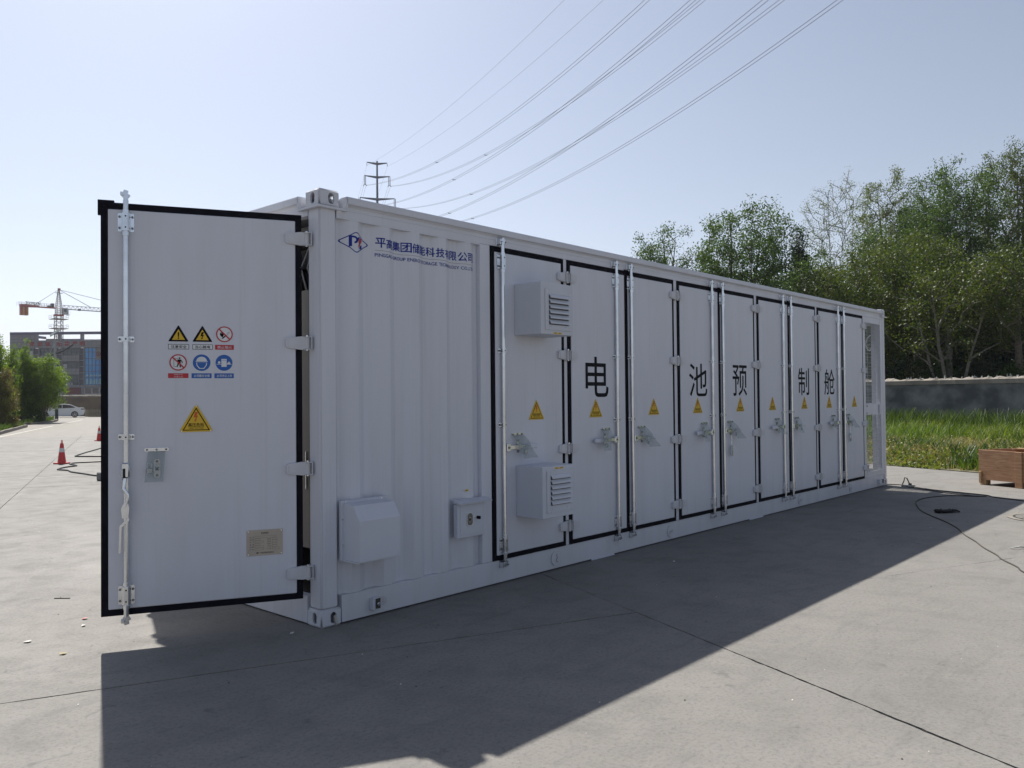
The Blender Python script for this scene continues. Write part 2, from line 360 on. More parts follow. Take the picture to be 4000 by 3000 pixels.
# ================================================================== WALLS
WCON = mat('dark_render_wall', (.20, .205, .21), .9, c2=(.075, .08, .085), scale=1.4, detail=10, bump=.6, bscale=8, lo=.36, hi=.62)
COPE = mat('weathered_coping', (.30, .27, .23), .9, c2=(.17, .15, .13), scale=1.5, bump=.8, bscale=10)
def yard_wall(p, q, h, seed, label, cm=WCON):
    p = Vector(p); q = Vector(q); L = (q-p).length; t = thing('boundary_wall', label, 'wall', (p.x, p.y, 0), atan2(q.y-p.y, q.x-p.x))
    mb = MB(); mb.box(0, L, -.12, .12, 0, h-.26, cm); mb.build('wall_body', t)
    rr = random.Random(seed); n = int(L/3)
    mb = MB(); nv = int(L/.12); V = []
    # rough coping with an uneven mortar ridge
    prev = None; k = mb.mi(COPE)
    for i in range(nv+1):
        x = L*i/nv; hh = h-.03+rr.uniform(-.03, .05); w = .17+rr.uniform(-.012, .012)
        sec = [(-w, h-.26), (-w-.01, h-.1+rr.uniform(-.015, .015)), (-w*.5, hh-.02), (0, hh+rr.uniform(-.03, .04)), (w*.5, hh-.02), (w, h-.1), (w, h-.26)]
        R = [mb.bm.verts.new((x, a, b)) for a, b in sec]
        if prev:
            for j in range(len(R)):
                mb.bm.faces.new((prev[j], prev[(j+1) % len(R)], R[(j+1) % len(R)], R[j])).material_index = k
        prev = R
    mb.build('coping', t)
    # shards set in the mortar
    mb = MB()
    G = mat('pale_mortar_shard', (.42, .41, .38), .6, c2=(.25, .24, .22), scale=20)
    for i in range(int(L*5)):
        x = rr.uniform(0, L); y = rr.uniform(-.12, .12); a = rr.uniform(0, 6.3); s_ = rr.uniform(.03, .08); hh = rr.uniform(.04, .13)
        b0 = [mb.bm.verts.new((x+s_*cos(a+w), y+s_*.5*sin(a+w), h-.05)) for w in (0, 2.1, 4.2)]; tp = mb.bm.verts.new((x+rr.uniform(-.04, .04), y, h+hh-.02))
        for j in range(3): mb.bm.faces.new((b0[j], b0[(j+1) % 3], tp)).material_index = mb.mi(G)
    mb.build('coping_shards', t, kind='stuff')
    return t
yard_wall((27.6, -10), (38.6, 29), 2.12, 5, 'long dark grey rendered wall with rough coping behind the green grass')
WB = mat('brown_render_wall', (.17, .135, .095), .9, c2=(.09, .075, .06), scale=.5, detail=8, bump=.5, bscale=6)
yard_wall((26.2, 94.5), (47, 53), 2.2, 6, 'distant brown boundary wall behind the white sedan and the picket fence', WB)

# ================================================================== BATTERY CONTAINER
L_, W_, H_ = 11.08, 2.70, 2.896
box = thing('battery_container', 'long white battery storage container with black door seals and one end door open', 'container')
def part(mb, name, **k): return mb.build(name, box, **k)

# posts
for x0, x1, y0, y1 in ((0, .135, 0, .135), (L_-.12, L_, 0, .12), (0, .135, W_-.135, W_), (L_-.12, L_, W_-.12, W_)):
    part(MB().box(x0, x1, y0, y1, .117, 2.78, PAINT, .012, seg=2), 'corner_post')
# corner castings with oval apertures
def casting_mesh(sx=.165, sy=.165, sz=.117):
    def ob(m): o = bpy.data.objects.new('tmp', m.mesh('tmp')); col.objects.link(o); return o
    A = ob(MB().box(0, sx, 0, sy, 0, sz, PAINT, .012, seg=2))
    def oval(ax, c, w, h, ex):
        n = 20; P = []
        for i in range(n):
            a = 2*pi*i/n; P.append((c[0]+(w if abs(cos(a)) > 1e-6 else 0)*cos(a), c[1]+(h-w)*(1 if sin(a) > 0 else -1)+w*sin(a)))
        return ob(MB().prism(P, -.05, ex, DARK, ax))
    cut = [oval('y', (sx*.58, sz*.5), .024, .037, sy+.1), oval('x', (sy*.46, sz*.5), .024, .037, sx+.1), ob(MB().box(.014, sx-.014, .014, sy-.014, .012, sz-.012, DARK))]
    for c in cut:
        md = A.modifiers.new('b', 'BOOLEAN'); md.operation = 'DIFFERENCE'; md.object = c; md.solver = 'EXACT'
    dg = bpy.context.evaluated_depsgraph_get(); me = bpy.data.meshes.new_from_object(A.evaluated_get(dg)); me.name = 'corner_casting'
    for o in [A]+cut: bpy.data.objects.remove(o)
    me.materials.clear(); me.materials.append(PAINT)
    for p in me.polygons: p.material_index = 0
    return me
cm = casting_mesh()
for z in (0, 2.779):
    for (x, sx) in ((0-.006, 1), (L_+.006, -1)):
        for (y, sy) in ((-.006, 1), (W_+.006, -1)):
            link('corner_casting', cm, box, (x, y, z), scale=(sx, sy, 1))
# rails
def rail(p0, p1, prof, name):   # prof is a section (outward, z); runs from p0 to p1, outward to the right of travel
    p0 = Vector((*p0, 0)); p1 = Vector((*p1, 0)); d = (p1-p0).normalized(); o = Vector((d.y, -d.x, 0)); mb = MB(); k = mb.mi(PAINT)
    A = [mb.bm.verts.new(p0+o*a+Vector((0, 0, b))) for a, b in prof]; B = [mb.bm.verts.new(p1+o*a+Vector((0, 0, b))) for a, b in prof]; n = len(prof)
    mb.bm.faces.new(A); mb.bm.faces.new(B[::-1])
    for i in range(n): mb.bm.faces.new((A[i], A[(i+1) % n], B[(i+1) % n], B[i]))
    part(mb, name)
lip = [(.0, 2.776), (.0, 2.80), (.012, 2.812), (.034, 2.816), (.036, 2.822), (.036, 2.858), (.033, 2.864), (-.03, 2.866), (-.06, 2.86), (-.06, 2.776)]
rail((.2, 0), (L_-.17, 0), lip, 'top_rail'); rail((L_-.17, W_), (.2, W_), lip, 'top_rail')
rail((0, W_-.2), (0, .2), lip, 'end_top_rail'); rail((L_, .17), (L_, W_-.17), lip, 'end_top_rail')
brl = [(0, .012), (0, .1885), (-.006, .19), (-.06, .19), (-.06, .012)]
rail((.162, 0), (L_-.162, 0), brl, 'bottom_rail'); rail((L_-.162, W_), (.162, W_), brl, 'bottom_rail')
rail((0, W_-.162), (0, .162), brl, 'end_bottom_rail'); rail((L_, .162), (L_, W_-.162), brl, 'end_bottom_rail')
# gutter tray under the near castings
for (x, sx) in ((0, 1), (L_, -1)):
    mb = MB(); T = Matrix.Translation((x, 0, 0)) @ Matrix.Diagonal((sx, 1, 1, 1))
    mb.box(-.034, .205, -.034, -.0065, 2.764, 2.778, PAINT, T=T); mb.box(-.034, -.0065, -.0065, .205, 2.764, 2.778, PAINT, T=T)
    mb.box(.193, .204, -.036, -.0005, 2.779, 2.862, PAINT, T=T); mb.box(-.036, -.0005, .193, .204, 2.779, 2.862, PAINT, T=T)
    mb.box(.165, .1925, -.034, -.028, 2.779, 2.80, PAINT, T=T); mb.box(-.034, -.028, .165, .1925, 2.779, 2.80, PAINT, T=T)
    part(mb, 'gutter_tray')
# headers and sills behind the rails, door frame posts
mb = MB(); mb.box(.136, L_-.121, .0005, .05, 2.7285, 2.775, PAINT); part(mb, 'door_header')
mb = MB(); mb.box(.136, 1.505, 0.0, .05, 2.716, 2.728, PAINT); part(mb, 'panel_header')
seams = [1.505, 2.560, 4.421, 6.295, 8.176]
fp = [(1.508, 1.622), (2.560, 2.612), (4.421, 4.490), (6.295, 6.371), (8.176, 8.247), (10.034, 10.16), (10.86, 10.958)]
for a, b in fp: part(MB().box(a, b, 0, .06, .191, 2.7275, PAINT, .003), 'frame_post')
# corrugated panel
starts = [.04, .316, .594, .868, 1.142, 1.408]
def corr_y(x):
    for s_ in starts:
        if s_ <= x <= s_+.206:
            t = x-s_
            return .038*min(1, t/.066, (.206-t)/.066)
    return 0.0
brk = sorted({.136, 1.5065} | {round(s_+d, 4) for s_ in starts for d in (0, .066, .14, .206) if .136 < s_+d < 1.5065})
prof = [(x, .002+corr_y(x)) for x in brk]
mb = MB(); mb.prism(prof+[(1.5065, .056), (.136, .056)], .1915, 2.7275, PAINT, 'z'); part(mb, 'corrugated_panel')
# weld seams
# roof, far side, ends, floor
mb = MB()
for i in range(40):
    x0 = .052+i*(L_-.104)/40; w = (L_-.104)/40
    mb.box(x0, x0+w*.55, .0605, W_-.0605, 2.80, 2.852, PAINT); mb.box(x0+w*.55, x0+w, .0605, W_-.0605, 2.80, 2.832, PAINT)
part(mb, 'roof_panel')
mb = MB(); prev = None; x = .136; i = 0
pts = [];
while x < L_-1.1: pts += [(x, 0), (x+.07, 0), (x+.138, .036), (x+.208, .036)]; x += .276
pts = [p for p in pts if p[0] < L_-1.08]
for px_, d in pts:
    R = [mb.bm.verts.new((px_, W_-.002-d, z)) for z in (.191, 2.775)]
    if prev: mb.bm.faces.new((prev[0], R[0], R[1], prev[1])).material_index = mb.mi(PAINT)
    prev = R
part(mb, 'side_panel')
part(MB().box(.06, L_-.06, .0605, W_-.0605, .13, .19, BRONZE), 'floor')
part(MB().box(10.06, 10.10, .062, W_-.062, .191, 2.79, PAINT2), 'partition')
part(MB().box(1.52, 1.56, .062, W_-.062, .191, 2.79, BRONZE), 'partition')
# end face with the double doorway: header, far leaf closed
part(MB().box(.0, .05, .136, W_-.136, 2.7285, 2.775, PAINT), 'end_header')
part(MB().box(.03, .5, .17, 1.25, .5, 2.24, BEIGE, .004), 'inner_cabinet')
part(MB().box(.02, .029, .2, .206, .9, 1.15, GALV), 'cabinet_lock')
mb = MB()
for i in range(3): mb.tube([(.16, .2+.09*i, 2.25), (.13, .25+.08*i, 2.42), (.2, .3+.04*i, 2.62)], .008, mat('pale_cable', (.2, .2, .19), .5, c2=(.12, .12, .12)), 5)
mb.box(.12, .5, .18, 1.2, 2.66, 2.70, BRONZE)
part(mb, 'inner_wiring')
# right-hand bay: wire mesh panels you can see through, on the side and the end
mb = MB()
for z0, z1 in ((.191, .262), (1.175, 1.350), (2.645, 2.7275)): part(MB().box(10.1605, 10.8595, .004, .05, z0, z1, PAINT, .002), 'mesh_frame')
mb.box(10.165, 10.855, -.004, .0035, .262, .275, PAINT); mb.box(10.165, 10.855, -.004, .0035, 2.633, 2.645, PAINT)
mb.box(10.74, 10.80, -.010, -.0045, 1.19, 1.335, PAINT2)
part(MB().box(10.74, 10.80, -.0155, -.0105, 1.19, 1.335, PAINT2), "mesh_latch_plate"); mb.cyl((10.19, -.012, 1.315), (10.19, -.0005, 1.315), .016, GALV); mb.cyl((10.19, -.012, 1.20), (10.19, -.0005, 1.20), .016, GALV)
part(mb, 'mesh_frame_trim', kind='stuff')
WIRE = mat('zinc_wire', (.55, .57, .58), .4, .6, c2=(.42, .44, .45), scale=20)
def wires(mb, org, ux, w, z0, z1, sp=.05, r=.0022):
    n = int(round(w/sp)); 
    for i in range(n+1):
        p = Vector(org)+Vector(ux)*(w*i/n); mb.cyl((p.x, p.y, z0), (p.x, p.y, z1), r, WIRE, 4, caps=False)
    m_ = int(round((z1-z0)/sp))
    for i in range(m_+1):
        z = z0+(z1-z0)*i/m_; p = Vector(org); q = p+Vector(ux)*w
        mb.cyl((p.x, p.y+.003, z), (q.x, q.y+.003, z), r, WIRE, 4, caps=False)
for z0, z1 in ((.27, 1.17), (1.352, 2.64)):
    mb = MB(); wires(mb, (10.165, .012, 0), (1, 0, 0), .69, z0, z1); part(mb, 'mesh_screen')
part(MB().box(L_-.05, L_-.008, .121, .20, .191, 2.775, PAINT2), 'end_panel')
part(MB().box(L_-.05, L_-.008, W_-.5, W_-.1215, .191, 2.775, PAINT2), 'end_panel')
for z0, z1 in ((.191, .262), (1.175, 1.350), (2.645, 2.775)): part(MB().box(L_-.05, L_-.008, .2005, W_-.5005, z0, z1, PAINT), 'mesh_frame')
mb = MB(); wires(mb, (L_-.02, .20, 0), (0, 1, 0), W_-.7, .262, 1.175, .075, .0025); wires(mb, (L_-.02, .20, 0), (0, 1, 0), W_-.7, 1.35, 2.645, .075, .0025); part(mb, 'end_mesh_screen')
mb = MB(); mb.tube([(10.55, .05, 2.45), (10.47, .07, 2.40), (10.40, .08, 2.30), (10.43, .06, 2.22), (10.52, .05, 2.20), (10.58, .05, 2.25)], .009, WHT, 6); part(mb, 'loose_hose')
mb = MB(); mb.box(10.62, 10.70, -.05, 0, .06, .125, PAINT2, .004); mb.cyl((10.755, -.05, .095), (10.755, 0, .095), .03, BRONZE, 12); mb.box(10.72, 10.79, -.012, 0, .06, .13, PAINT2, .003); part(mb, 'end_socket')

# ---- door furniture, each mesh made once
def rounded(x0, x1, z0, z1, r, n=4):
    P = []
    for cx, cz, a0 in ((x1-r, z1-r, 0), (x0+r, z1-r, pi/2), (x0+r, z0+r, pi), (x1-r, z0+r, 1.5*pi)):
        for i in range(n+1): a = a0+pi/2*i/n; P.append((cx+r*cos(a), cz+r*sin(a)))
    return P
def bracket_mesh(h):       # saddle bracket that holds a lock rod
    mb = MB(); mb.prism(rounded(-.046, .046, -h/2, h/2, .008), -.006, 0, GALV)
    prof = [(-.026, -.006), (-.022, -.034), (-.012, -.044), (.012, -.044), (.022, -.034), (.026, -.006)]
    mb.prism(prof, -h/2+.003, h/2-.003, GALV, 'z')
    for x in (-.036, .036):
        for z in ((-h*.3, h*.3) if h > .06 else (0,)): mb.cyl((x, -.0055, z), (x, -.011, z), .0075, BOLT, 8)
    for z in ((-h*.3, h*.3) if h > .06 else (0,)): mb.cyl((0, -.043, z), (0, -.046, z), .005, DARK, 8)
    return mb.mesh('rod_bracket')
BR_L, BR_S = bracket_mesh(.115), bracket_mesh(.036)
def cam_mesh(s):
    mb = MB(); mb.cyl((0, 0, 0), (0, 0, .05*s), .014, GALV, 10)
    T = Matrix.Identity(4)
    mb.prism([(-.012, .045*s), (.012, .045*s), (.026, .066*s), (.012, .074*s), (.016, .092*s), (-.008, .098*s), (-.02, .078*s), (-.03, .072*s), (-.024, .058*s)], -.011, .011, GALV)
    mb.box(-.03, -.006, -.02, .0, min(.06*s, .085*s), max(.06*s, .085*s), GALV, .003)
    return mb.mesh('cam_head')
CAM_T, CAM_B = cam_mesh(1), cam_mesh(-1)
def keeper_mesh():
    mb = MB(); mb.box(-.036, .036, -.006, 0, -.03, .03, GALV, .002)
    mb.box(-.034, -.018, -.045, -.006, -.026, .022, GALV, .004); mb.box(.018, .034, -.04, -.006, -.02, .026, GALV, .004)
    for x in (-.026, .026): mb.cyl((x, -.05, -.005), (x, -.006, -.005), .006, BOLT, 6)
    return mb.mesh('cam_keeper')
KEEP = keeper_mesh()
def hinge_mesh():          # leaf towards -x, knuckle at x=0, frame lug towards +x
    mb = MB()
    mb.prism([(-.128, -.026), (-.112, -.033), (-.03, -.044), (.004, -.042), (.004, .042), (-.03, .044), (-.112, .033), (-.128, .026)], -.036, -.014, PAINT)
    mb.prism([(-.112, -.018), (-.098, -.024), (-.04, -.026), (-.04, .026), (-.098, .024), (-.112, .018)], -.0395, -.0358, PAINT)
    mb.cyl((.008, -.03, -.036), (.008, -.03, .036), .016, PAINT, 12)
    mb.cyl((.008, -.03, -.050), (.008, -.03, .052), .009, GALV, 8)
    mb.box(-.008, .040, -.050, .0, .0375, .0425, PAINT); mb.box(-.008, .040, -.050, .0, -.0425, -.0375, PAINT); mb.box(.034, .040, -.05, 0, -.037, .037, PAINT)
    return mb.mesh('hinge')
HINGE = hinge_mesh()
def flap_mesh(tilt, curl):
    mb = MB(); k = mb.mi(PLAS); n = 8; rows = []
    for i in range(n+1):
        t = i/n; z = -.215*t; y = -.012-.07*sin(t*1.4)-.01*sin(t*7); dx = tilt*t
        rows.append([mb.bm.verts.new((x*(1+.1*t)+dx, y-curl*abs(x)*t*(1 if x*tilt > 0 else .2), z)) for x in (-.072, -.035, 0, .035, .072)])
    for i in range(n):
        for j in range(4): f = mb.bm.faces.new((rows[i][j], rows[i][j+1], rows[i+1][j+1], rows[i+1][j])); f.smooth = True; f.material_index = k
    return mb.mesh('rain_flap')
FLAPS = [flap_mesh(.07, .3), flap_mesh(.10, .5), flap_mesh(-.02, .2)]
def strip_mesh():
    mb = MB(); mb.prism(rounded(-.07, .07, -.011, .011, .009), -.008, 0, GALV)
    for x in (-.055, 0, .055): mb.cyl((x, -.0075, 0), (x, -.0125, 0), .007, BOLT, 8)
    return mb.mesh('flap_clamp')
STRIP = strip_mesh()
def hasp_mesh():
    mb = MB(); mb.prism(rounded(-.019, .019, -.118, .0, .015), -.006, 0, GALV)
    mb.cyl((0, -.0055, -.015), (0, -.012, -.015), .008, BOLT, 8); mb.cyl((0, -.0055, -.102), (0, -.012, -.102), .008, BOLT, 8)
    mb.box(-.011, .011, -.03, -.006, -.078, -.07, GALV, .002); mb.box(-.011, .011, -.03, -.006, -.052, -.044, GALV, .002); mb.box(-.009, .009, -.012, -.0062, -.0695, -.0525, DARK)
    return mb.mesh('hasp')
HASP = hasp_mesh()
def padlock_mesh():
    mb = MB(); mb.box(-.019, .019, -.03, -.012, -.032, 0, GALV, .004, seg=2)
    mb.tube([(-.012, -.021, -.002), (-.012, -.021, .022), (-.008, -.021, .034), (0, -.021, .039), (.008, -.021, .034), (.012, -.021, .022), (.012, -.021, -.002)], .0036, GALV, 6)
    return mb.mesh('padlock')
PADL = padlock_mesh()

def bolt_poly(cx, cz, s, arrow=True):
    P = [(-.10, .50), (.22, .50), (.02, .12), (.20, .16), (-.02, -.30), (.08, -.27), (-.10, -.50), (-.16, -.22), (-.09, -.26), (-.02, -.02), (-.24, -.06)]
    return [(cx+a*s, cz+b*s) for a, b in P]
def tri(cx, zb, w, h): return [(cx-w/2, zb), (cx+w/2, zb), (cx, zb+h)]
def hv_sign(border=True):   # yellow triangle HIGH VOLTAGE plate, origin at bottom centre
    mb = MB(); w, h = .192, .166
    def rt(w, h, z0, r=.008):
        return [(-w/2+r, z0), (w/2-r, z0), (w/2, z0+r*.8), (w/2-r*.4, z0+r*2), (r*.9, z0+h-r), (0, z0+h), (-r*.9, z0+h-r), (-w/2+r*.4, z0+r*2), (-w/2, z0+r*.8)]
    mb.prism(rt(w, h, 0), -.004, 0, YEL); mb.poly(tri(0, .0085, w-.030, h-.026), -.0046, INK); mb.poly(tri(0, .0135, w-.049, h-.0425), -.0052, YEL)
    mb.poly(bolt_poly(-.001, .090, .062), -.0058, ORA)
    mb.text('高压危险', -.047, .047, .030, .0535, -.0058, INK, .012); mb.text('HIGH VOLTAGE', -.043, .043, .0185, .0265, -.0058, INK, .01)
    for x, z in ((-w/2+.01, .006), (w/2-.01, .006), (0, h-.009)): mb.cyl((x, -.0045, z), (x, -.008, z), .0038, GALV, 8)
    return mb.mesh('warning_sign')
HV = hv_sign()

def make_door(x0, x1, rod, hdir, loc=(0, 0, 0), rot=0, char=None, sign=None, seam=None, thick=.045, special=None, flap=0, zb=.190, zt=2.7225):
    """door leaf in its own frame: x along the wall, -y outward. hdir=+1: hinges on the right, lock rod on the left."""
    gl = .030 if seam == 'l' else .041; gr = .030 if seam == 'r' else .041
    mb = MB(); mb.box(x0+gl, x1-gr, -.014, thick-.012, zb+.041, zt-.043, PAINT, .004)
    d = mb.build('door', box, loc=loc, rot=rot)
    mb = MB(); f0, f1 = -.009, thick-.016
    mb.box(x0, x0+gl-.001, f0, f1, zb, zt, RUB, .002); mb.box(x1-gr+.001, x1, f0, f1, zb, zt, RUB, .002)
    mb.box(x0+gl-.0008, x1-gr+.0008, f0+.0004, f1, zt-.042, zt-.0005, RUB); mb.box(x0+gl-.0008, x1-gr+.0008, f0+.0004, f1, zb+.0005, zb+.04, RUB)
    if seam == 'r': mb.box(x1-.028, x1+.048, -.0115, -.0092, zt-.03, zt+.013, RUB)
    if seam == 'open': mb.box(x0-.016, x0+.075, -.012, .02, zt-.022, zt+.012, RUB); mb.box(x0-.016, x0+.004, -.012, .02, zt-.08, zt-.022, RUB)
    mb.build('door_seal', d)
    hx = x1 if hdir > 0 else x0
    for z in (2.561, 1.872, 1.046, .364):
        link('hinge', HINGE, d, (hx+.022*hdir, -.001, z), scale=(hdir, 1, 1))
    ry = -.036
    R = MB(); R.cyl((rod, ry, .20), (rod, ry, 2.735), .0165, GALV, 14); R.cyl((rod, ry, 2.60-.085), (rod, ry, 2.60-.06), .022, GALV, 12); R.cyl((rod, ry, 2.655), (rod, ry, 2.675), .022, GALV, 12)
    R.cyl((rod, ry, .235), (rod, ry, .255), .022, GALV, 12); R.cyl((rod, ry, .375), (rod, ry, .395), .022, GALV, 12)
    R.build('lock_rod', d)
    for z, m in ((2.60, BR_L), (1.880, BR_S), (1.280, BR_S), (.315, BR_L)): link('rod_bracket', m, d, (rod, -.0145, z), rot=0)
    link('cam_head', CAM_T, d, (rod, ry, 2.70)); link('cam_head', CAM_B, d, (rod, ry, .235))
    if special != 'open' and rot == 0:
        link('cam_keeper', KEEP, box, (rod, -.001, 2.765)); link('cam_keeper', KEEP, box, (rod, -.001, .158), rot=0)
    sx = rod+.178*hdir
    if special != 'open':
        H = MB(); z = 1.094
        H.box(min(rod+.018*hdir, rod+.062*hdir), max(rod+.018*hdir, rod+.062*hdir), -.056, -.024, z-.032, z+.032, GALV, .004)
        H.cyl((rod+.04*hdir, -.056, z), (rod+.04*hdir, -.062, z), .009, BOLT, 8)
        H.hexa([Vector(p) for p in [(rod+.062*hdir, -.046, z-.015), (rod+.24*hdir, -.052, z-.013), (rod+.24*hdir, -.044, z-.013), (rod+.062*hdir, -.034, z-.015), (rod+.062*hdir, -.046, z+.015), (rod+.24*hdir, -.052, z+.013), (rod+.24*hdir, -.044, z+.013), (rod+.062*hdir, -.034, z+.015)]], GALV)
        H.box(min(rod+.24*hdir, rod+.39*hdir), max(rod+.24*hdir, rod+.39*hdir), -.060, -.042, z-.019, z+.019, PAINT2, .005)
        H.build('lock_handle', d)
        link('hasp', HASP, d, (sx+.01*hdir, -.0145, 1.160))
        link('padlock', PADL, d, (sx+.055*hdir, -.045, 1.06), rot=(0, radians(25*hdir), 0))
    else:
        H = MB(); z = 1.10
        H.box(rod-.028, rod+.02, -.062, -.028, 1.03, 1.125, GALV, .008, seg=2); H.box(rod-.018, rod-.002, -.064, -.06, 1.02, 1.09, DARK, .002)
        H.tube([(rod-.004, -.06, 1.03), (rod-.012, -.07, .97), (rod+.012, -.075, .93), (rod+.010, -.07, .89), (rod-.004, -.068, .86)], .011, GALV, 8)
        H.prism([(rod-.02, .79), (rod+.014, .79), (rod+.020, .85), (rod+.012, .885), (rod-.008, .885), (rod-.026, .85)], -.078, -.064, GALV)
        H.prism([(rod+.016, .795), (rod-.034, .745), (rod-.040, .58), (rod-.028, .58), (rod-.022, .735), (rod+.020, .775)], -.074, -.066, GALV)
        H.build('lock_handle', d)
        link('hasp', HASP, d, (-.883, -.0145, 1.140)); link('padlock', PADL, d, (-.925, -.014, 1.085))
        sx = -.885
    link('flap_clamp', STRIP, d, (sx, -.0145, 1.198))
    link('rain_flap', FLAPS[flap], d, (sx, -.012, 1.195), scale=(hdir*(.68 if special else 1), .6 if special else 1, .9))
    if sign is not None: link('warning_sign', HV, d, (sign, -.0145, 1.312))
    if char:
        mb = MB(); mb.text(char[0], char[1], char[2], char[3], char[4], -.0152, INK, .006); mb.build('painted_character', d)
    return d
Z0c, Z1c = 1.497, 1.862
make_door(1.624, 2.558, 1.733, 1, sign=2.162, flap=0)
make_door(2.614, 3.527, 3.333, -1, sign=3.009, char=('电', 2.86, 3.215, 1.500, 1.869), seam='r', flap=1)
make_door(3.529, 4.419, 3.582, 1, sign=3.998, seam='l', flap=1)
make_door(4.492, 5.395, 5.190, -1, sign=4.882, char=('池', 4.709, 5.098, Z0c, Z1c-.01), seam='r', flap=1)
d5 = make_door(5.397, 6.293, 5.440, 1, sign=5.882, char=('预', 5.702, 6.061, Z0c, Z1c-.005), seam='l', flap=1)
make_door(6.373, 7.272, 7.060, -1, sign=6.757, seam='r', flap=2)
make_door(7.274, 8.174, 7.301, 1, sign=7.746, char=('制', 7.557, 7.914, Z0c, Z1c), seam='l', flap=2)
make_door(8.249, 9.139, 8.938, -1, sign=8.617, char=('舱', 8.451, 8.831, Z0c, Z1c), seam='r', flap=1)
d9 = make_door(9.141, 10.032, 9.162, 1, sign=9.61, seam='l', flap=1)
for d, x in ((d5, 5.60), (d9, 9.345)):
    mb = MB(); mb.tube([(x, -.04, 1.04), (x+.005, -.045, .99), (x-.004, -.04, .94)], .006, GALV, 6); mb.box(x-.017, x+.017, -.055, -.03, .80, .93, GALV, .006, seg=2); mb.build('hanging_key', d)

# ---- the open end door: leaf swung towards the camera
ODX = Vector((.8906, -.4548))            # its local +x
od = make_door(-1.198, 0.0, -1.056, 1, loc=(-.05, .134, 0), rot=atan2(ODX.y, ODX.x), seam='open', special='open', flap=2, thick=.055)
od['label'] = 'swung open white end door with safety signs and black seal'
mb = MB(); 
def disc_label(mb, x, z, r, m): mb.disc(x, z, r, -.0149, m)
Y1, Y2, Y3, Y4 = -.0150, -.0155, -.0160, -.0165
def tsign(cx, zb, kind, cap):
    mb = MB(); w, h = .116, .101
    mb.poly(rounded_tri(cx, zb, w, h, .006), Y1, INK); mb.poly(tri(cx, zb+.0105, w-.040, h-.034), Y2, YEL)
    if kind == '!': mb.poly([(cx-.0045, zb+.058), (cx+.0045, zb+.058), (cx+.003, zb+.029), (cx-.003, zb+.029)], Y3, INK); mb.disc(cx, zb+.021, .0048, Y3, INK, 12)
    else: mb.poly(bolt_poly(cx, zb+.037, .048), Y3, INK)
    x0, x1, z0, z1 = cap[1:]
    mb.poly([(x0, z0), (x1, z0), (x1, z1), (x0, z1)], Y1, INK); mb.poly([(x0+.0028, z0+.0028), (x1-.0028, z0+.0028), (x1-.0028, z1-.0028), (x0+.0028, z1-.0028)], Y2, WHT)
    mb.text(cap[0], x0+.016, x1-.014, z0+.0065, z1-.0065, Y3, INK, .012)
    mb.build('caution_sign', od)
def rounded_tri(cx, zb, w, h, r): return [(cx-w/2+r*.4, zb), (cx+w/2-r*.4, zb), (cx+w/2, zb+r*.6), (cx+r*.5, zb+h-r*.3), (cx, zb+h), (cx-r*.5, zb+h-r*.3), (cx-w/2, zb+r*.6)]
tsign(-.758, 1.872, '!', ('注意安全', -.818, -.696, 1.823, 1.855)); tsign(-.617, 1.872, 'b', ('当心触电', -.676, -.556, 1.823, 1.855))
def bar(cx, cz, r, w, a, y, m, mb):
    c, s_ = cos(a), sin(a); mb.poly([(cx-c*r-s_*w, cz-s_*r+c*w), (cx-c*r+s_*w, cz-s_*r-c*w), (cx+c*r+s_*w, cz+s_*r-c*w), (cx+c*r-s_*w, cz+s_*r+c*w)], y, m)
def caption(mb, t, x0, x1, z0, z1, m, mt=WHT, lines=1):
    mb.poly([(x0, z0), (x1, z0), (x1, z1), (x0, z1)], Y1, m)
    if lines == 1: mb.text(t[0], x0+.014, x1-.012, z0+.007, z1-.007, Y2, mt, .008)
    else:
        mb.text(t[0], x0+.034, x1-.034, z0+.018, z1-.004, Y2, mt, .004); mb.text(t[1], x0+.034, x1-.034, z0+.004, z1-.018, Y2, mt, .004)
# no flames
mb = MB(); cx, cz, r = -.485, 1.922, .0505
mb.disc(cx, cz, r, Y1, WHT); mb.ring(cx, cz, r*.86, r, Y4, REDI)
mb.poly([(cx-.026, cz+.012), (cx-.018, cz+.002), (cx-.021, cz+.020), (cx-.008, cz+.008), (cx-.004, cz-.004), (cx-.010, cz-.020), (cx-.020, cz-.014), (cx-.027, cz-.004)], Y2, INK)
mb.poly([(cx-.016, cz-.026), (cx-.010, cz-.030), (cx+.032, cz+.010), (cx+.026, cz+.016)], Y2, INK); mb.poly([(cx+.006, cz-.004), (cx+.010, cz-.008), (cx+.030, cz+.010), (cx+.026, cz+.013)], Y3, WHT)
bar(cx, cz, r*.88, .0042, radians(-45), Y4-.0002, REDI, mb); caption(mb, ['禁止烟火'], -.542, -.428, 1.823, 1.854, REDI); mb.build('prohibition_sign', od)
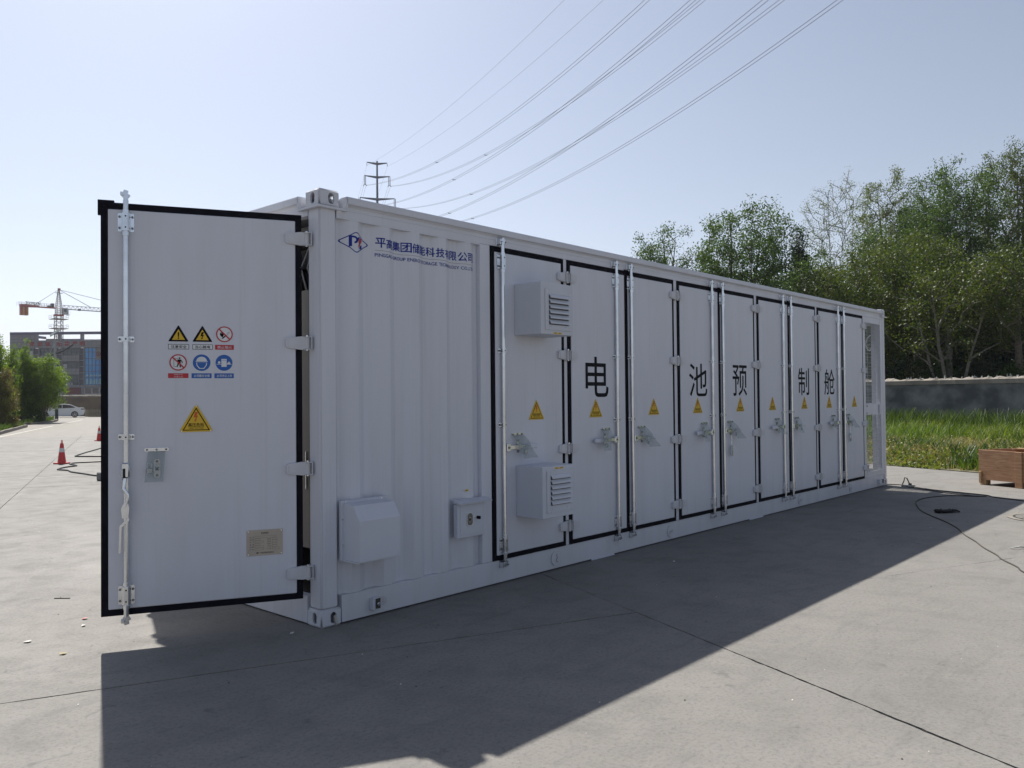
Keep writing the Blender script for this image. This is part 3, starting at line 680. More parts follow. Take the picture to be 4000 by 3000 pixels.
# no entry for unauthorised people
mb = MB(); cx, cz, r = -.760, 1.740, .0515
mb.disc(cx, cz, r, Y1, WHT); mb.ring(cx, cz, r*.86, r, Y4, REDI)
mb.poly([(cx-.026, cz-.026), (cx-.002, cz-.026), (cx-.002, cz+.026), (cx-.026, cz+.026)], Y2, INK); mb.poly([(cx-.024, cz-.024), (cx-.004, cz-.024), (cx-.004, cz+.024), (cx-.024, cz+.024)], Y3, WHT)
mb.disc(cx+.008, cz+.027, .0052, Y4-.0001, INK, 12)
mb.poly([(cx+.001, cz+.019), (cx+.015, cz+.019), (cx+.026, cz+.005), (cx+.026, cz-.004), (cx+.022, cz-.004), (cx+.021, cz+.004), (cx+.015, cz+.009), (cx+.014, cz-.006), (cx+.016, cz-.031), (cx+.010, cz-.031), (cx+.007, cz-.010), (cx+.001, cz-.016), (cx-.004, cz-.029), (cx-.009, cz-.027), (cx-.004, cz-.010), (cx+.000, cz+.004), (cx-.006, cz+.001), (cx-.010, cz+.006)], Y4-.0001, INK)
bar(cx, cz, r*.88, .0042, radians(-45), Y4-.0003, REDI, mb); caption(mb, ['未经许可', '不得入内'], -.819, -.700, 1.642, 1.672, REDI, lines=2); mb.build('prohibition_sign', od)
# helmet
mb = MB(); cx, cz, r = -.622, 1.7395, .0525; mb.disc(cx, cz, r, Y1, BLUI)
dome = [(cx+.031*cos(a), cz+.010+.028*sin(a)) for a in [pi*i/12 for i in range(13)]]; mb.poly(dome, Y2, WHT)
mb.poly([(cx-.036, cz+.006), (cx+.036, cz+.006), (cx+.034, cz+.011), (cx-.034, cz+.011)], Y3, WHT)
mb.poly([(cx-.032, cz+.001), (cx+.032, cz+.001), (cx+.030, cz-.018), (cx+.014, cz-.039), (cx-.014, cz-.039), (cx-.030, cz-.018)], Y2, WHT)
mb.poly([(cx-.027, cz+.000), (cx+.027, cz+.000), (cx+.025, cz-.016), (cx+.011, cz-.034), (cx-.011, cz-.034), (cx-.025, cz-.016)], Y3, BLUI)
caption(mb, ['必须戴安全帽'], -.682, -.563, 1.641, 1.672, BLUI); mb.build('mandatory_sign', od)
# certificate
mb = MB(); cx, cz, r = -.488, 1.7395, .0515; mb.disc(cx, cz, r, Y1, BLUI)
mb.poly([(cx-.016, cz-.026), (cx+.016, cz-.026), (cx+.016, cz+.025), (cx-.016, cz+.025)], Y3, WHT); mb.poly([(cx-.046, cz-.011), (cx+.046, cz-.011), (cx+.046, cz-.008), (cx-.046, cz-.008)], Y2, WHT)
mb.disc(cx-.029, cz+.002, .008, Y3, WHT, 12); mb.poly([(cx+.018, cz-.009), (cx+.038, cz-.009), (cx+.038, cz+.002), (cx+.034, cz+.002), (cx+.034, cz+.007), (cx+.026, cz+.007), (cx+.026, cz+.002), (cx+.018, cz-.002)], Y3, WHT)
for k in range(3): mb.poly([(cx-.009+k*.007, cz+.014), (cx-.005+k*.007, cz+.014), (cx-.005+k*.007, cz+.018), (cx-.009+k*.007, cz+.018)], Y4, BLUI)
caption(mb, ['必须持证上岗'], -.546, -.429, 1.641, 1.672, BLUI); mb.build('mandatory_sign', od)
link('warning_sign', HV, od, (-.655, -.0145, 1.303), scale=(1.0, 1, 1.035))
# name plate
mb = MB(); mb.prism(rounded(-.355, -.130, .494, .660, .006), -.0175, -.0142, PLATE)
mb.text('电池预制舱', -.266, -.219, .632, .645, -.018, PLATEINK, .01)
rows = ['型  号', '额定容量', '尺  寸', '重  量', '防护等级', '出厂编号']; rows2 = ['电池类型', '额定功率', '额定电压', '工作电流', '出厂日期']
for i, t in enumerate(rows):
    z = .617-i*.0155; mb.text(t, -.336, -.309, z-.008, z+.001, -.018, PLATEINK)
    w = .13 if i == 0 else (.032 if i in (1, 3) else .055)
    for (a, b, c, d_) in ((-.304, -.304+w, z-.0098, z-.0088), (-.304, -.304+w, z+.0022, z+.0032), (-.304, -.303, z-.0098, z+.0032), (-.304+w-.001, -.304+w, z-.0098, z+.0032)): mb.poly([(a, c), (b, c), (b, d_), (a, d_)], -.018, PLATEINK)
for i, t in enumerate(rows2):
    z = .6015-i*.0155; mb.text(t, -.228, -.203, z-.008, z+.001, -.018, PLATEINK)
    w = .03 if i < 4 else .045
    for (a, b, c, d_) in ((-.196, -.196+w, z-.0098, z-.0088), (-.196, -.196+w, z+.0022, z+.0032), (-.196, -.195, z-.0098, z+.0032), (-.196+w-.001, -.196+w, z-.0098, z+.0032)): mb.poly([(a, c), (b, c), (b, d_), (a, d_)], -.018, PLATEINK)
mb.text('平高集团储能科技有限公司', -.272, -.188, .507, .517, -.018, PLATEINK, .01); mb.poly([(-.300, .512), (-.288, .518), (-.276, .512), (-.288, .506)], -.018, PLATEINK)
for x, z in ((-.345, .503), (-.140, .503), (-.345, .651), (-.140, .651)): mb.cyl((x, -.0175, z), (x, -.0205, z), .004, GALV, 8)
mb.build('name_plate', od)
# second leaf of the end, closed (local x runs along -world y here)
make_door(-1.216, 0, -.10, -1, loc=(0, 1.350, 0), rot=-pi/2, thick=.045, flap=0)

# ---- vent boxes on the first door
def vent_box(z0, z1, lab_top):
    x0, x1, y0 = 1.895, 2.312, -.302
    mb = MB(); mb.box(x0, x1, y0, -.0145, z0, z1, PAINT2, .003)
    v = mb.build('vent_box', box)
    fx0, fx1 = x0+.048, x1-.026
    fz0, fz1, hz0, hz1 = (z0+.036, z1-.050, z0+.078, z1-.092) if lab_top else (z0+.043, z1-.036, z0+.100, z1-.068)
    hx0, hx1 = x0+.094, x1-.066
    mb = MB(); 
    mb.box(fx0, hx0, y0-.008, y0-.0005, fz0, fz1, PAINT2, .002); mb.box(hx1, fx1, y0-.008, y0-.0005, fz0, fz1, PAINT2, .002)
    mb.box(hx0+.0002, hx1-.0002, y0-.0078, y0-.0005, fz0, hz0, PAINT2); mb.box(hx0+.0002, hx1-.0002, y0-.0078, y0-.0005, hz1, fz1, PAINT2)
    mb.box(hx0, hx1, y0-.0022, y0-.0008, hz0+.0003, hz1-.0003, mat('vent_gauze', (.15, .155, .175), .8, c2=(.11, .115, .13), scale=30))
    for x, z in ((fx0+.022, fz1-.03), (fx1-.016, fz1-.04), (fx0+.022, fz0+.05), (fx1-.016, fz0+.055)): mb.cyl((x, y0-.0075, z), (x, y0-.012, z), .0065, WHT, 8)
    for x in (hx0+.02, hx1-.05): mb.cyl((x, y0-.0075, fz0+.028), (x, y0-.0085, fz0+.028), .003, DARK, 6)
    mb.build('vent_frame', v)
    n = 6; h = (hz1-hz0)/n
    s_ = MB(); w = hx1-hx0-.001
    s_.prism([(-.0030, h*.99), (-.006, h*.99), (-.025, h*.46), (-.0265, h*.20), (-.0235, h*.20), (-.0225, h*.44)], 0, w, PAINT2, 'x')
    sm = s_.mesh('louvre_slat')
    for i in range(n): link('louvre_slat', sm, v, (hx0+.0005, y0-.0, hz0+i*h))
    mb = MB(); zz = z1-.020 if lab_top is False else z0+.012
    for k in range(2): mb.poly([(x0+.155+k*.058, zz-.007), (x0+.205+k*.058, zz-.007), (x0+.205+k*.058, zz+.007), (x0+.155+k*.058, zz+.007)], y0-.001, YEL); mb.poly([(x0+.168+k*.058, zz-.002), (x0+.192+k*.058, zz-.002), (x0+.192+k*.058, zz+.002), (x0+.168+k*.058, zz+.002)], y0-.0015, PLATEINK)
    mb.build('yellow_sticker', v)
vent_box(2.012, 2.434, True); vent_box(.522, .940, False)

# ---- sloped rain hood
mb = MB(); y0 = -.20
mb.prism([(-.028, .432), (y0, .432), (y0, .698), (-.135, .796), (-.028, .806)], .158, .503, PAINT2, 'x'); 
mb.box(.139, .532, -.028, -.004, .425, .822, PAINT2, .002)
mb.box(.148, .512, y0+.012, -.03, .424, .4315, PAINT2)
h_ = part(mb, 'rain_hood')
for x, z in ((.172, .812), (.475, .812), (.148, .70), (.148, .53)): MB().cyl((x, -.0275, z), (x, -.033, z), .006, GALV, 8).build('screw', h_)
# ---- socket cabinet with a canopy
mb = MB(); mb.box(1.195, 1.488, -.045, 0, .432, .690, PAINT2, .003); c_ = part(mb, 'socket_cabinet')
MB().hexa([Vector(p) for p in [(1.19, -.075, .688), (1.545, -.075, .688), (1.545, -.001, .7), (1.19, -.001, .7), (1.19, -.078, .700), (1.545, -.078, .700), (1.545, -.001, .722), (1.19, -.001, .722)]], PAINT2).build('canopy', c_)
mb = MB(); mb.prism(rounded(1.222, 1.474, .458, .682, .004), -.049, -.0455, PAINT2); cd = mb.build('cabinet_lid', c_)
mb = MB(); mb.prism(rounded(1.284, 1.352, .515, .622, .028, 6), -.056, -.0495, WHT); mb.prism(rounded(1.290, 1.346, .522, .615, .024, 6), -.0575, -.0562, mat('sight_glass', (.10, .10, .09), .12, c2=(.16, .155, .14), scale=20))
mb.cyl((1.313, -.0577, .568), (1.313, -.0605, .568), .020, mat('socket_dial', (.33, .31, .27), .4, c2=(.26, .25, .22), scale=12), 16); mb.cyl((1.313, -.0605, .568), (1.313, -.065, .568), .011, BRONZE, 12)
mb.build('sight_window', c_)
mb = MB(); mb.cyl((1.405, -.049, .574), (1.405, -.07, .574), .012, RUB, 12); mb.box(1.398, 1.412, -.082, -.07, .562, .586, RUB, .003); mb.build('turn_knob', c_)
mb = MB(); mb.poly([(1.322, .777), (1.358, .777), (1.358, .792), (1.322, .792)], -.001, YEL); mb.poly([(1.330, .783), (1.350, .783), (1.350, .787), (1.330, .787)], -.0016, PLATEINK); part(mb, 'yellow_sticker')
# ---- earth terminal and its label
mb = MB(); mb.box(.389, .455, -.042, -.001, .052, .132, PAINT2, .003); mb.box(.410, .452, -.047, -.0425, .058, .128, BRONZE, .002); mb.cyl((.43, -.047, .092), (.43, -.062, .092), .008, GALV, 8); mb.cyl((.43, -.052, .092), (.43, -.056, .092), .014, GALV, 12); part(mb, 'earth_terminal')
mb = MB(); mb.ring(.509, .090, .0255, .028, -.0012, PLATE, 24); mb.text('⏚', .499, .519, .094, .108, -.0012, PLATE) ; mb.text('接地', .496, .522, .078, .090, -.0012, PLATE); part(mb, 'earth_label')
# ---- round lifting marks along the bottom rail
lm = None
for x in (2.415, 4.305, 7.585, 9.435):
    if lm is None:
        mb = MB(); mb.cyl((0, -.010, 0), (0, -.0005, 0), .062, PAINT, 32); mb.tube([(.012, -.012, .035), (.004, -.0125, .02), (.018, -.0125, .005), (.0, -.0125, -.012), (.008, -.0125, -.034), (.022, -.012, -.03)], .0016, PLATEINK, 4); lm = mb.mesh('lifting_mark')
    link('lifting_mark', lm, box, (x, 0, .100), rot=(0, radians(0 if x < 3 else 70), 0))
for x in (2.93, 6.1): MB().box(x, x+.36, -.012, .0, .0, .013, PAINT2, .002).build('packing_shim', box)
# small rag in the lower casting
MB().prism([(.088, .07), (.100, .076), (.106, .05), (.112, .034), (.108, .012), (.100, .006), (.097, .03), (.092, .045)], -.022, -.0065, mat('pale_rag', (.5, .48, .43), .9, c2=(.38, .36, .32), scale=30)).build('caught_rag', box)

# ---- logo and company name, painted on the corrugated steel
def on_corrugation(mb, name, eps):
    bm = mb.bm; bmesh.ops.triangulate(bm, faces=bm.faces[:])
    for x in brk: bmesh.ops.bisect_plane(bm, geom=bm.verts[:]+bm.edges[:]+bm.faces[:], plane_co=(x, 0, 0), plane_no=(1, 0, 0), dist=1e-6)
    for v in bm.verts: v.co.y = v.co.y+corr_y(v.co.x)+.002-eps
    bmesh.ops.triangulate(bm, faces=bm.faces[:])
    return part(mb, name)
mb = MB(); cx, cz, hw, hh = .301, 2.573, .135, .075
def dia(k, r, n=5):
    P = []; C = [(hw, 0), (0, hh), (-hw, 0), (0, -hh)]
    for i in range(4):
        a = Vector(C[i]); p = Vector(C[i-1]); q = Vector(C[(i+1) % 4]); s0 = a+(p-a).normalized()*r; s1 = a+(q-a).normalized()*r
        for t in range(n+1):
            t = t/n; pt = s0*(1-t)**2+a*2*t*(1-t)+s1*t**2; P.append((cx+pt.x*k, cz+pt.y*k))
    return P
A, B = dia(1.0, .020), dia(.905, .019); n = len(A); k = mb.mi(NAVY)
VA = [mb.bm.verts.new((a, 0, b)) for a, b in A]; VB = [mb.bm.verts.new((a, 0, b)) for a, b in B]
for i in range(n): mb.bm.faces.new((VA[i], VA[(i+1) % n], VB[(i+1) % n], VB[i])).material_index = k
def lp(P, m, y=0): mb.poly([(cx-.062+a*.125, cz-.042+b*.085) for a, b in P], y, m)
lp([(0, .08), (.20, .14), (.20, 1), (0, 1)], NAVY)
arc = lambda cx_, cz_a, rx_, rz_, a0, a1, n_=8: [(cx_+rx_*cos(radians(a0+(a1-a0)*i/n_)), cz_a+rz_*sin(radians(a0+(a1-a0)*i/n_))) for i in range(n_+1)]
O_ = arc(.36, .70, .26, .30, 90, -90, 10); I_ = arc(.36, .70, .12, .15, 90, -90, 10)
for i in range(10): lp([O_[i], O_[i+1], I_[i+1], I_[i]], NAVY)
lp([(.2, 1), (.36, 1), (.36, .85), (.2, .85)], NAVY)
lp([(.52, .62), (.56, .84), (.68, .98), (.78, .99), (.78, .88), (.70, .82), (.66, .66)], NAVY, -.0004)
lp([(.72, .04), (1.0, -.02), (1.0, .40), (.86, .30), (.76, .18)], NAVY, -.0004)
lp([(.74, .86), (.95, .94), (.87, .64), (1.02, .68), (.80, .34), (.84, .30), (.62, .08), (.66, .40), (.72, .36), (.80, .56), (.64, .52)], REDI, -.0008)
on_corrugation(mb, 'company_logo', .001)
mb = MB(); X0, X1 = .478, 1.452; s = '平高集团储能科技有限公司'; pw = (X1-X0)/12
for i, c in enumerate(s): mb.text(c, X0+i*pw+.004, X0+(i+1)*pw-.004, 2.565, 2.633, 0, NAVY, .022)
mb.poly([(X0, 2.5435), (X1, 2.5435), (X1, 2.5455), (X0, 2.5455)], 0, PLATEINK)
mb.text('PINGGAO GROUP ENERGY STORAGE TECHNOLOGY CO.,LTD.', X0, X1, 2.496, 2.524, 0, NAVY, .018)
on_corrugation(mb, 'company_name', .001)

# ================================================================== TREES
BARK = mat('grey_bark', (.15, .13, .105), .9, c2=(.085, .075, .06), scale=9, bump=.6, bscale=30)
BARKD = mat('dark_bark', (.075, .065, .05), .9, c2=(.045, .04, .032), scale=9, bump=.6, bscale=30)
LF = {
 'olive': leaf_mat('leaf_olive', (.030, .053, .010), (.088, .120, .022), .38),
 'green': leaf_mat('leaf_green', (.022, .053, .012), (.072, .128, .026), .4),
 'deep': leaf_mat('leaf_deep', (.008, .020, .008), (.026, .048, .015), .25),
 'pale': leaf_mat('leaf_pale', (.065, .095, .035), (.15, .185, .08), .45),
 'light': leaf_mat('leaf_light', (.06, .12, .015), (.15, .23, .035), .5),
 'rusty': leaf_mat('leaf_rusty', (.09, .075, .02), (.14, .14, .04), .45),
}
def env_r(kind, t):
    if kind == 'round': return sqrt(max(0, 1-(2*t-1)**2))
    if kind == 'column': return (min(1, t*4)*(1-t)**.42)*1.0
    if kind == 'cone': return (1-t)**.85*min(1, t*8+.3)
    if kind == 'spread': return min(1, .35+.8*t)*(1 if t < .75 else sqrt(max(0, 1-((t-.75)/.25)**2)))
    if kind == 'bush': return min(1, .75+.5*t)*(1 if t < .55 else sqrt(max(0, 1-((t-.55)/.45)**2)))
    return 1
def tree(name, label, x, y, h, r, kind='round', bottom=.3, leaf='green', tips=170, per=34, ls=.16, sig=.32, bark=BARK, tr=None, seed=1, stems=1, wind=0, group=None, cat='tree', flat=1.0, asp=.55, lobes=0, vert=1.0):
    R = random.Random(seed); G = np.random.default_rng(seed); tr = tr or h*.016
    t_ = thing(name, label, cat, (x, y, 0), 0, group)
    P = [Vector((0, 0, 0))]; par = [-1]; top = []
    for s in range(stems):
        a = 2*pi*s/stems+R.uniform(-.4, .4); k = 0 if stems == 1 else R.uniform(.3, .55)*r
        last = 0; n = 9
        hh = h*(.94 if stems == 1 else R.uniform(.72, .95)); wob = Vector((0, 0, 0))
        for i in range(1, n+1):
            f = i/n; wob += Vector((R.uniform(-1, 1), R.uniform(-1, 1), 0))*h*.008
            P.append(Vector((cos(a)*k*f**.8+wind*f*f, sin(a)*k*f**.8, hh*f))+wob); par.append(last); last = len(P)-1
    # leafy shoots that curve up and out give the crown a feathery, uneven outline
    T = []; nl = lobes or 9; per_l = max(3, int(tips*.8/nl))
    for i in range(nl):
        a = 2*pi*(i*.618+R.uniform(-.08, .08)); te = bottom+(1-bottom)*(1-(i/nl)**1.15)*R.uniform(.86, 1.0) if i else 1.0
        rr = r*min(1, env_r(kind, min(.97, te))+.12)*R.uniform(.55, 1.05); ze = h*te; zb = ze-h*R.uniform(.18, .34)*vert**.4; zb = max(zb, h*bottom*.75)
        q0 = Vector((cos(a)*rr*.15+wind*(zb/h)**2, sin(a)*rr*.15, zb)); q2 = Vector((cos(a)*rr+wind*(ze/h)**2, sin(a)*rr, ze)); q1 = Vector((q2.x*.85+q0.x*.15, q2.y*.85+q0.y*.15, zb+(ze-zb)*.35))
        for j in range(per_l):
            f = 1-(j+R.random()*.8)/per_l*.85; p = q0*(1-f)**2+q1*2*f*(1-f)+q2*f*f; sp_ = (1.08-f)*r*.30+.05*r/max(r, 1)
            p = p+Vector((R.gauss(0, 1)*sp_, R.gauss(0, 1)*sp_, R.gauss(0, .8)*sp_))
            if p.z < h*1.01: T.append(p)
    while len(T) < tips:
        t = R.random()**.85*.9; z = h*(bottom+(1-bottom)*t); rr = r*env_r(kind, t)*sqrt(R.uniform(.05, .8)); a = R.uniform(0, 2*pi)
        T.append(Vector((cos(a)*rr+wind*(z/h)**2, sin(a)*rr, z)))
    T.sort(key=lambda p: (Vector((p.x, p.y)).length+.2*abs(p.z-h*.5)))
    ends = []
    for p in T:
        PA = np.array([tuple(v) for v in P]); d = PA-np.array(tuple(p)); dist = np.sqrt((d**2).sum(1)); pen = dist+np.where(PA[:, 2] > p.z-.15*dist, 3*h, 0)+np.where(PA[:, 2] < h*bottom*.45, h*.5, 0)
        j = int(pen.argmin()); q = P[j]; m1 = q.lerp(p, .5)+Vector((R.uniform(-.06, .06), R.uniform(-.06, .06), R.uniform(-.02, .07)))*(p-q).length
        P.append(m1); par.append(j); P.append(p); par.append(len(P)-2); ends.append(len(P)-1)
    w = [0]*len(P)
    for e in ends: w[e] += 1
    for i in range(len(P)-1, 0, -1): w[par[i]] += w[i]
    W = max(w[0], 1); rad = [max(tr*(x_/W)**.5, .006+.0008*h) for x_ in w]; rad[0] = tr*1.25
    mb = MB()
    for i in range(1, len(P)):
        j = par[i]; n_ = 8 if rad[i] > .05 else 4
        mb.cyl(P[j], P[i], min(rad[j], rad[i]*1.6), bark, n_, r1=rad[i], caps=False)
    mb.build('trunk', t_, fix=False)
    # leaves: small bent quads in clusters round every twig
    E = np.array([tuple(P[i]) for i in ends]); n = len(E)*per
    C = np.repeat(E, per, 0)+np.clip(G.normal(0, 1, (n, 3)), -1.7, 1.7)*np.array([sig, sig, sig*.8*flat])*np.repeat(.55+.8*G.random((len(E), 1)), per, 0)
    C[:, 2] = np.maximum(C[:, 2], .05)
    a = G.normal(0, 1, (n, 3)); a[:, 2] -= .35; a /= np.linalg.norm(a, axis=1)[:, None]
    b = G.normal(0, 1, (n, 3)); b -= a*(a*b).sum(1)[:, None]; b /= np.linalg.norm(b, axis=1)[:, None]
    s = (ls*(.6+.8*G.random(n)))[:, None]
    V = np.stack([C-a*s, C+b*s*asp*.8+a*s*.1, C+a*s, C-b*s*asp*.8+a*s*.1], 1).reshape(-1, 3)
    F = np.arange(len(V)).reshape(-1, 4)
    link('crown', npmesh('crown', V, F, [LF[leaf]]), t_)
    return t_

C0 = np.array([-3.158, -4.552]); 
def P2(px, D):    # ground point seen in a column of the survey sketch at a given depth (metres along the view)
    d = np.array([cos(YAW), sin(YAW)])+np.array([sin(YAW), -cos(YAW)])*(px-2000)/3214.27
    p = C0+d*D; return float(p[0]), float(p[1])
def RT(label, px, D, ytop, wpx, **k):
    h = (1553-(px-2000)*.00929-ytop)*D/3214.27+1.5; r = wpx/2*D/3214.27
    return tree(k.pop('name', 'broadleaf_tree'), label, *P2(px, D), h, r, **k)
g_ = 'trees behind the long grey wall'
PALEB = mat('pale_bark', (.20, .185, .155), .9, c2=(.13, .12, .10), scale=8)
RT('small loose broadleaf tree farthest left above the container roof', 2600, 46, 880, 290, kind='spread', bottom=.5, leaf='green', tips=150, per=100, ls=.062, sig=.28, seed=11, stems=3, lobes=16, group=g_)
RT('dark green broadleaf tree with raised tufts at its top above the container roof', 2890, 43, 790, 430, kind='spread', bottom=.45, leaf='green', tips=260, per=120, ls=.066, sig=.30, seed=12, stems=4, lobes=26, group=g_, wind=.3)
RT('dark pointed conifer between the round tree and the pale bare poplar', 3125, 50, 905, 190, name='conifer', kind='cone', bottom=.1, leaf='deep', tips=260, per=90, ls=.075, sig=.30, seed=13, bark=BARKD, group=g_)
RT('tall thin poplar with sparse pale new leaves', 3285, 62, 645, 330, name='poplar', kind='round', bottom=.30, leaf='pale', tips=700, per=30, ls=.048, sig=.22, seed=14, bark=PALEB, lobes=40, vert=1.8, stems=3, tr=.10, group=g_)
RT('narrow leafy tree with a ragged tip right of the pale poplar', 3480, 52, 635, 300, kind='round', bottom=.22, leaf='pale', tips=620, per=80, ls=.055, sig=.25, seed=15, lobes=26, vert=1.5, stems=2, group=g_)
RT('yellow green bushy tree rising behind the far end of the container', 3330, 40, 1000, 440, kind='bush', bottom=.35, leaf='olive', tips=300, per=100, ls=.06, sig=.30, seed=16, stems=3, lobes=22, group=g_)
RT('olive green spreading tree left of the bare grey trunks', 3570, 40, 900, 400, kind='spread', bottom=.56, leaf='olive', tips=280, per=90, ls=.06, sig=.28, seed=17, stems=3, lobes=22, group=g_)
RT('big leafy tree with several tall stems against the sky', 3745, 46, 595, 440, kind='round', bottom=.42, leaf='green', tips=620, per=95, ls=.062, sig=.29, seed=18, stems=5, lobes=40, vert=1.6, group=g_)
RT('tallest tree at the right edge with thin yellowish top', 3975, 50, 515, 330, kind='round', bottom=.35, leaf='olive', tips=640, per=75, ls=.06, sig=.30, seed=19, stems=4, lobes=40, vert=1.7, group=g_)
RT('tree with three bare grey trunks leaning over the wall', 3715, 36, 1010, 520, kind='spread', bottom=.60, leaf='olive', tips=230, per=70, ls=.055, sig=.26, seed=20, stems=4, tr=.17, lobes=22, group=g_, bark=PALEB)
RT('right hand tree with a dark upright trunk close behind the wall', 3990, 35, 960, 420, kind='spread', bottom=.58, leaf='olive', tips=220, per=70, ls=.055, sig=.26, seed=21, stems=2, tr=.2, lobes=20, group=g_)
RT('leafy tree beyond the right edge of the wall view', 4300, 42, 700, 500, kind='bush', bottom=.35, leaf='green', tips=240, per=60, ls=.08, sig=.36, seed=22, stems=3, group=g_)
RT('low dark tree directly over the container roof edge', 2760, 50, 1000, 420, kind='bush', bottom=.1, leaf='deep', tips=220, per=80, ls=.08, sig=.34, seed=23, stems=3, group=g_)
RT('mid height tree filling the gap left of the big leafy tree', 3600, 50, 730, 260, kind='round', bottom=.3, leaf='green', tips=380, per=90, ls=.062, sig=.28, seed=26, stems=3, lobes=28, vert=1.4, group=g_)
RT('green bushy tree under the pale poplar', 3180, 47, 960, 330, kind='bush', bottom=.15, leaf='green', tips=240, per=80, ls=.066, sig=.32, seed=24, stems=3, lobes=18, group=g_)
RT('leafy tree filling the gap under the narrow ragged tree', 3440, 46, 860, 330, kind='round', bottom=.30, leaf='green', tips=260, per=80, ls=.062, sig=.30, seed=25, stems=3, lobes=20, group=g_)
for i, (px_, D, yt, w, lab) in enumerate([(2960, 54, 1030, 380, 'dark cedar behind the raised tuft tree'), (3200, 52, 1060, 420, 'dark cedar below the pale poplar'), (3420, 47, 1090, 420, 'dark cedar just right of the container end'),
        (3600, 45, 1080, 420, 'dark cedar left of the bare trunks'), (3800, 44, 1060, 420, 'dark cedar right of the bare trunks'), (3990, 45, 1050, 420, 'dark cedar at the right edge of the picture'), (4200, 44, 1040, 420, 'dark cedar past the right edge')]):
    RT(lab, px_, D, yt, w, name='cedar', kind='bush', bottom=.03, leaf='deep', tips=330, per=80, ls=.10, sig=.40, seed=40+i, bark=BARKD, group='dark cedars in the second row', asp=.7, lobes=16)
for i, (px_, D, yt, w, lf, lab) in enumerate([(3500, 37, 1400, 200, 'deep', 'low leafy shrub behind the wall next to the container end'), (3650, 37, 1385, 190, 'green', 'shrub with bright tips at the foot of the bare trunks'), (3840, 36, 1400, 170, 'deep', 'shrub behind the wall between the bare trunks and the dark upright trunk'), (3960, 35, 1420, 140, 'green', 'small shrub touching the wall top near the right edge')]):
    RT(lab, px_, D, yt, w, name='shrub', kind='bush', bottom=.3, leaf=lf, tips=70, per=60, ls=.06, sig=.24, seed=60+i, stems=3, bark=BARKD, group='shrubs along the top of the wall', cat='shrub')

# left island
g_ = 'young trees on the planting island'
RT('tallest bright green young tree in front of the office building', 92, 58, 1325, 80, name='young_tree', kind='column', bottom=.12, leaf='light', tips=170, per=70, ls=.055, sig=.17, seed=81, stems=3, lobes=16, vert=1.8, group=g_)
RT('wide bright green young tree beside the lamp post', 172, 58.5, 1385, 140, name='young_tree', kind='round', bottom=.30, leaf='light', tips=230, per=70, ls=.055, sig=.17, seed=82, stems=5, lobes=24, vert=1.6, group=g_)
RT('green young tree left of the tallest one', 42, 56, 1350, 70, name='young_tree', kind='column', bottom=.1, leaf='light', tips=130, per=70, ls=.055, sig=.17, seed=83, stems=2, lobes=14, vert=1.6, group=g_)
RT('leaning young tree whose branch tips reach past the lamp post', 170, 59.5, 1420, 215, name='young_tree', kind='round', bottom=.48, leaf='light', tips=90, per=60, ls=.055, sig=.15, seed=88, stems=4, lobes=16, vert=1.3, group=g_)
RT('dense low part of the thicket beside the parked sedan', 95, 59, 1450, 155, name='young_tree', kind='bush', bottom=.03, leaf='green', tips=260, per=90, ls=.06, sig=.22, seed=84, stems=4, lobes=18, group=g_)
RT('tall tree cut by the left edge of the picture', -15, 47, 1310, 80, name='young_tree', kind='column', bottom=.15, leaf='light', tips=150, per=70, ls=.05, sig=.16, seed=85, stems=2, lobes=14, vert=1.6, group=g_)
RT('rusty green shrub at the left edge', 5, 46, 1450, 100, name='shrub', kind='bush', bottom=.08, leaf='rusty', tips=170, per=80, ls=.042, sig=.16, seed=86, stems=4, group='left island shrubs', cat='shrub')
RT('leafy tree beyond the left edge', -160, 50, 1250, 260, name='young_tree', kind='bush', bottom=.1, leaf='light', tips=200, per=40, ls=.12, sig=.3, seed=87, stems=3, group=g_)

# ================================================================== GRASS
def gmat(n, a, b): return leaf_mat(n, a, b, .4, 1.3)
GR1 = gmat('grass_green', (.05, .10, .012), (.155, .24, .035)); GR2 = gmat('grass_dry', (.17, .15, .05), (.30, .27, .11)); GR3 = gmat('grass_olive', (.07, .11, .018), (.16, .19, .04)); GR4 = gmat('grass_dark_green', (.04, .08, .012), (.08, .13, .025))  # the last one is a darker green variety for clumps, island and wall foot
def grass(name, label, cat, fn, n, h0, h1, w, m, seed, lean=.35, clump=0):
    G = np.random.default_rng(seed); a, b, hk = fn(G, n); n = len(a)
    x = AX.x*a+BX.x*b; y = AX.y*a+BX.y*b
    h = (h0+(h1-h0)*G.random(n)**1.5)*hk; th = G.uniform(0, 2*pi, n); ph = G.uniform(0, 2*pi, n); L = h*lean*(.4+1.2*G.random(n))
    z0 = np.full(n, .0)
    wx, wy = np.cos(th)*w/2*(.6+.8*G.random(n)), np.sin(th)*w/2*(.6+.8*G.random(n)); lx, ly = np.cos(ph)*L+.18*h, np.sin(ph)*L
    V = np.stack([np.stack([x-wx, y-wy, z0], 1), np.stack([x+wx, y+wy, z0], 1), np.stack([x+wx*.8+lx*.35, y+wy*.8+ly*.35, h*.6], 1), np.stack([x-wx*.8+lx*.35, y-wy*.8+ly*.35, h*.6], 1),
                  np.stack([x+lx+wx*.15, y+ly+wy*.15, h], 1), np.stack([x+lx-wx*.15, y+ly-wy*.15, h], 1)], 1).reshape(-1, 3)
    k = np.arange(n)[:, None]*6; F = np.concatenate([k+np.array([[0, 1, 2, 3]]), k+np.array([[3, 2, 4, 5]])], 0)
    return link(name, npmesh(name, V, F, [m]), None, label=label, cat=cat, kind='stuff')
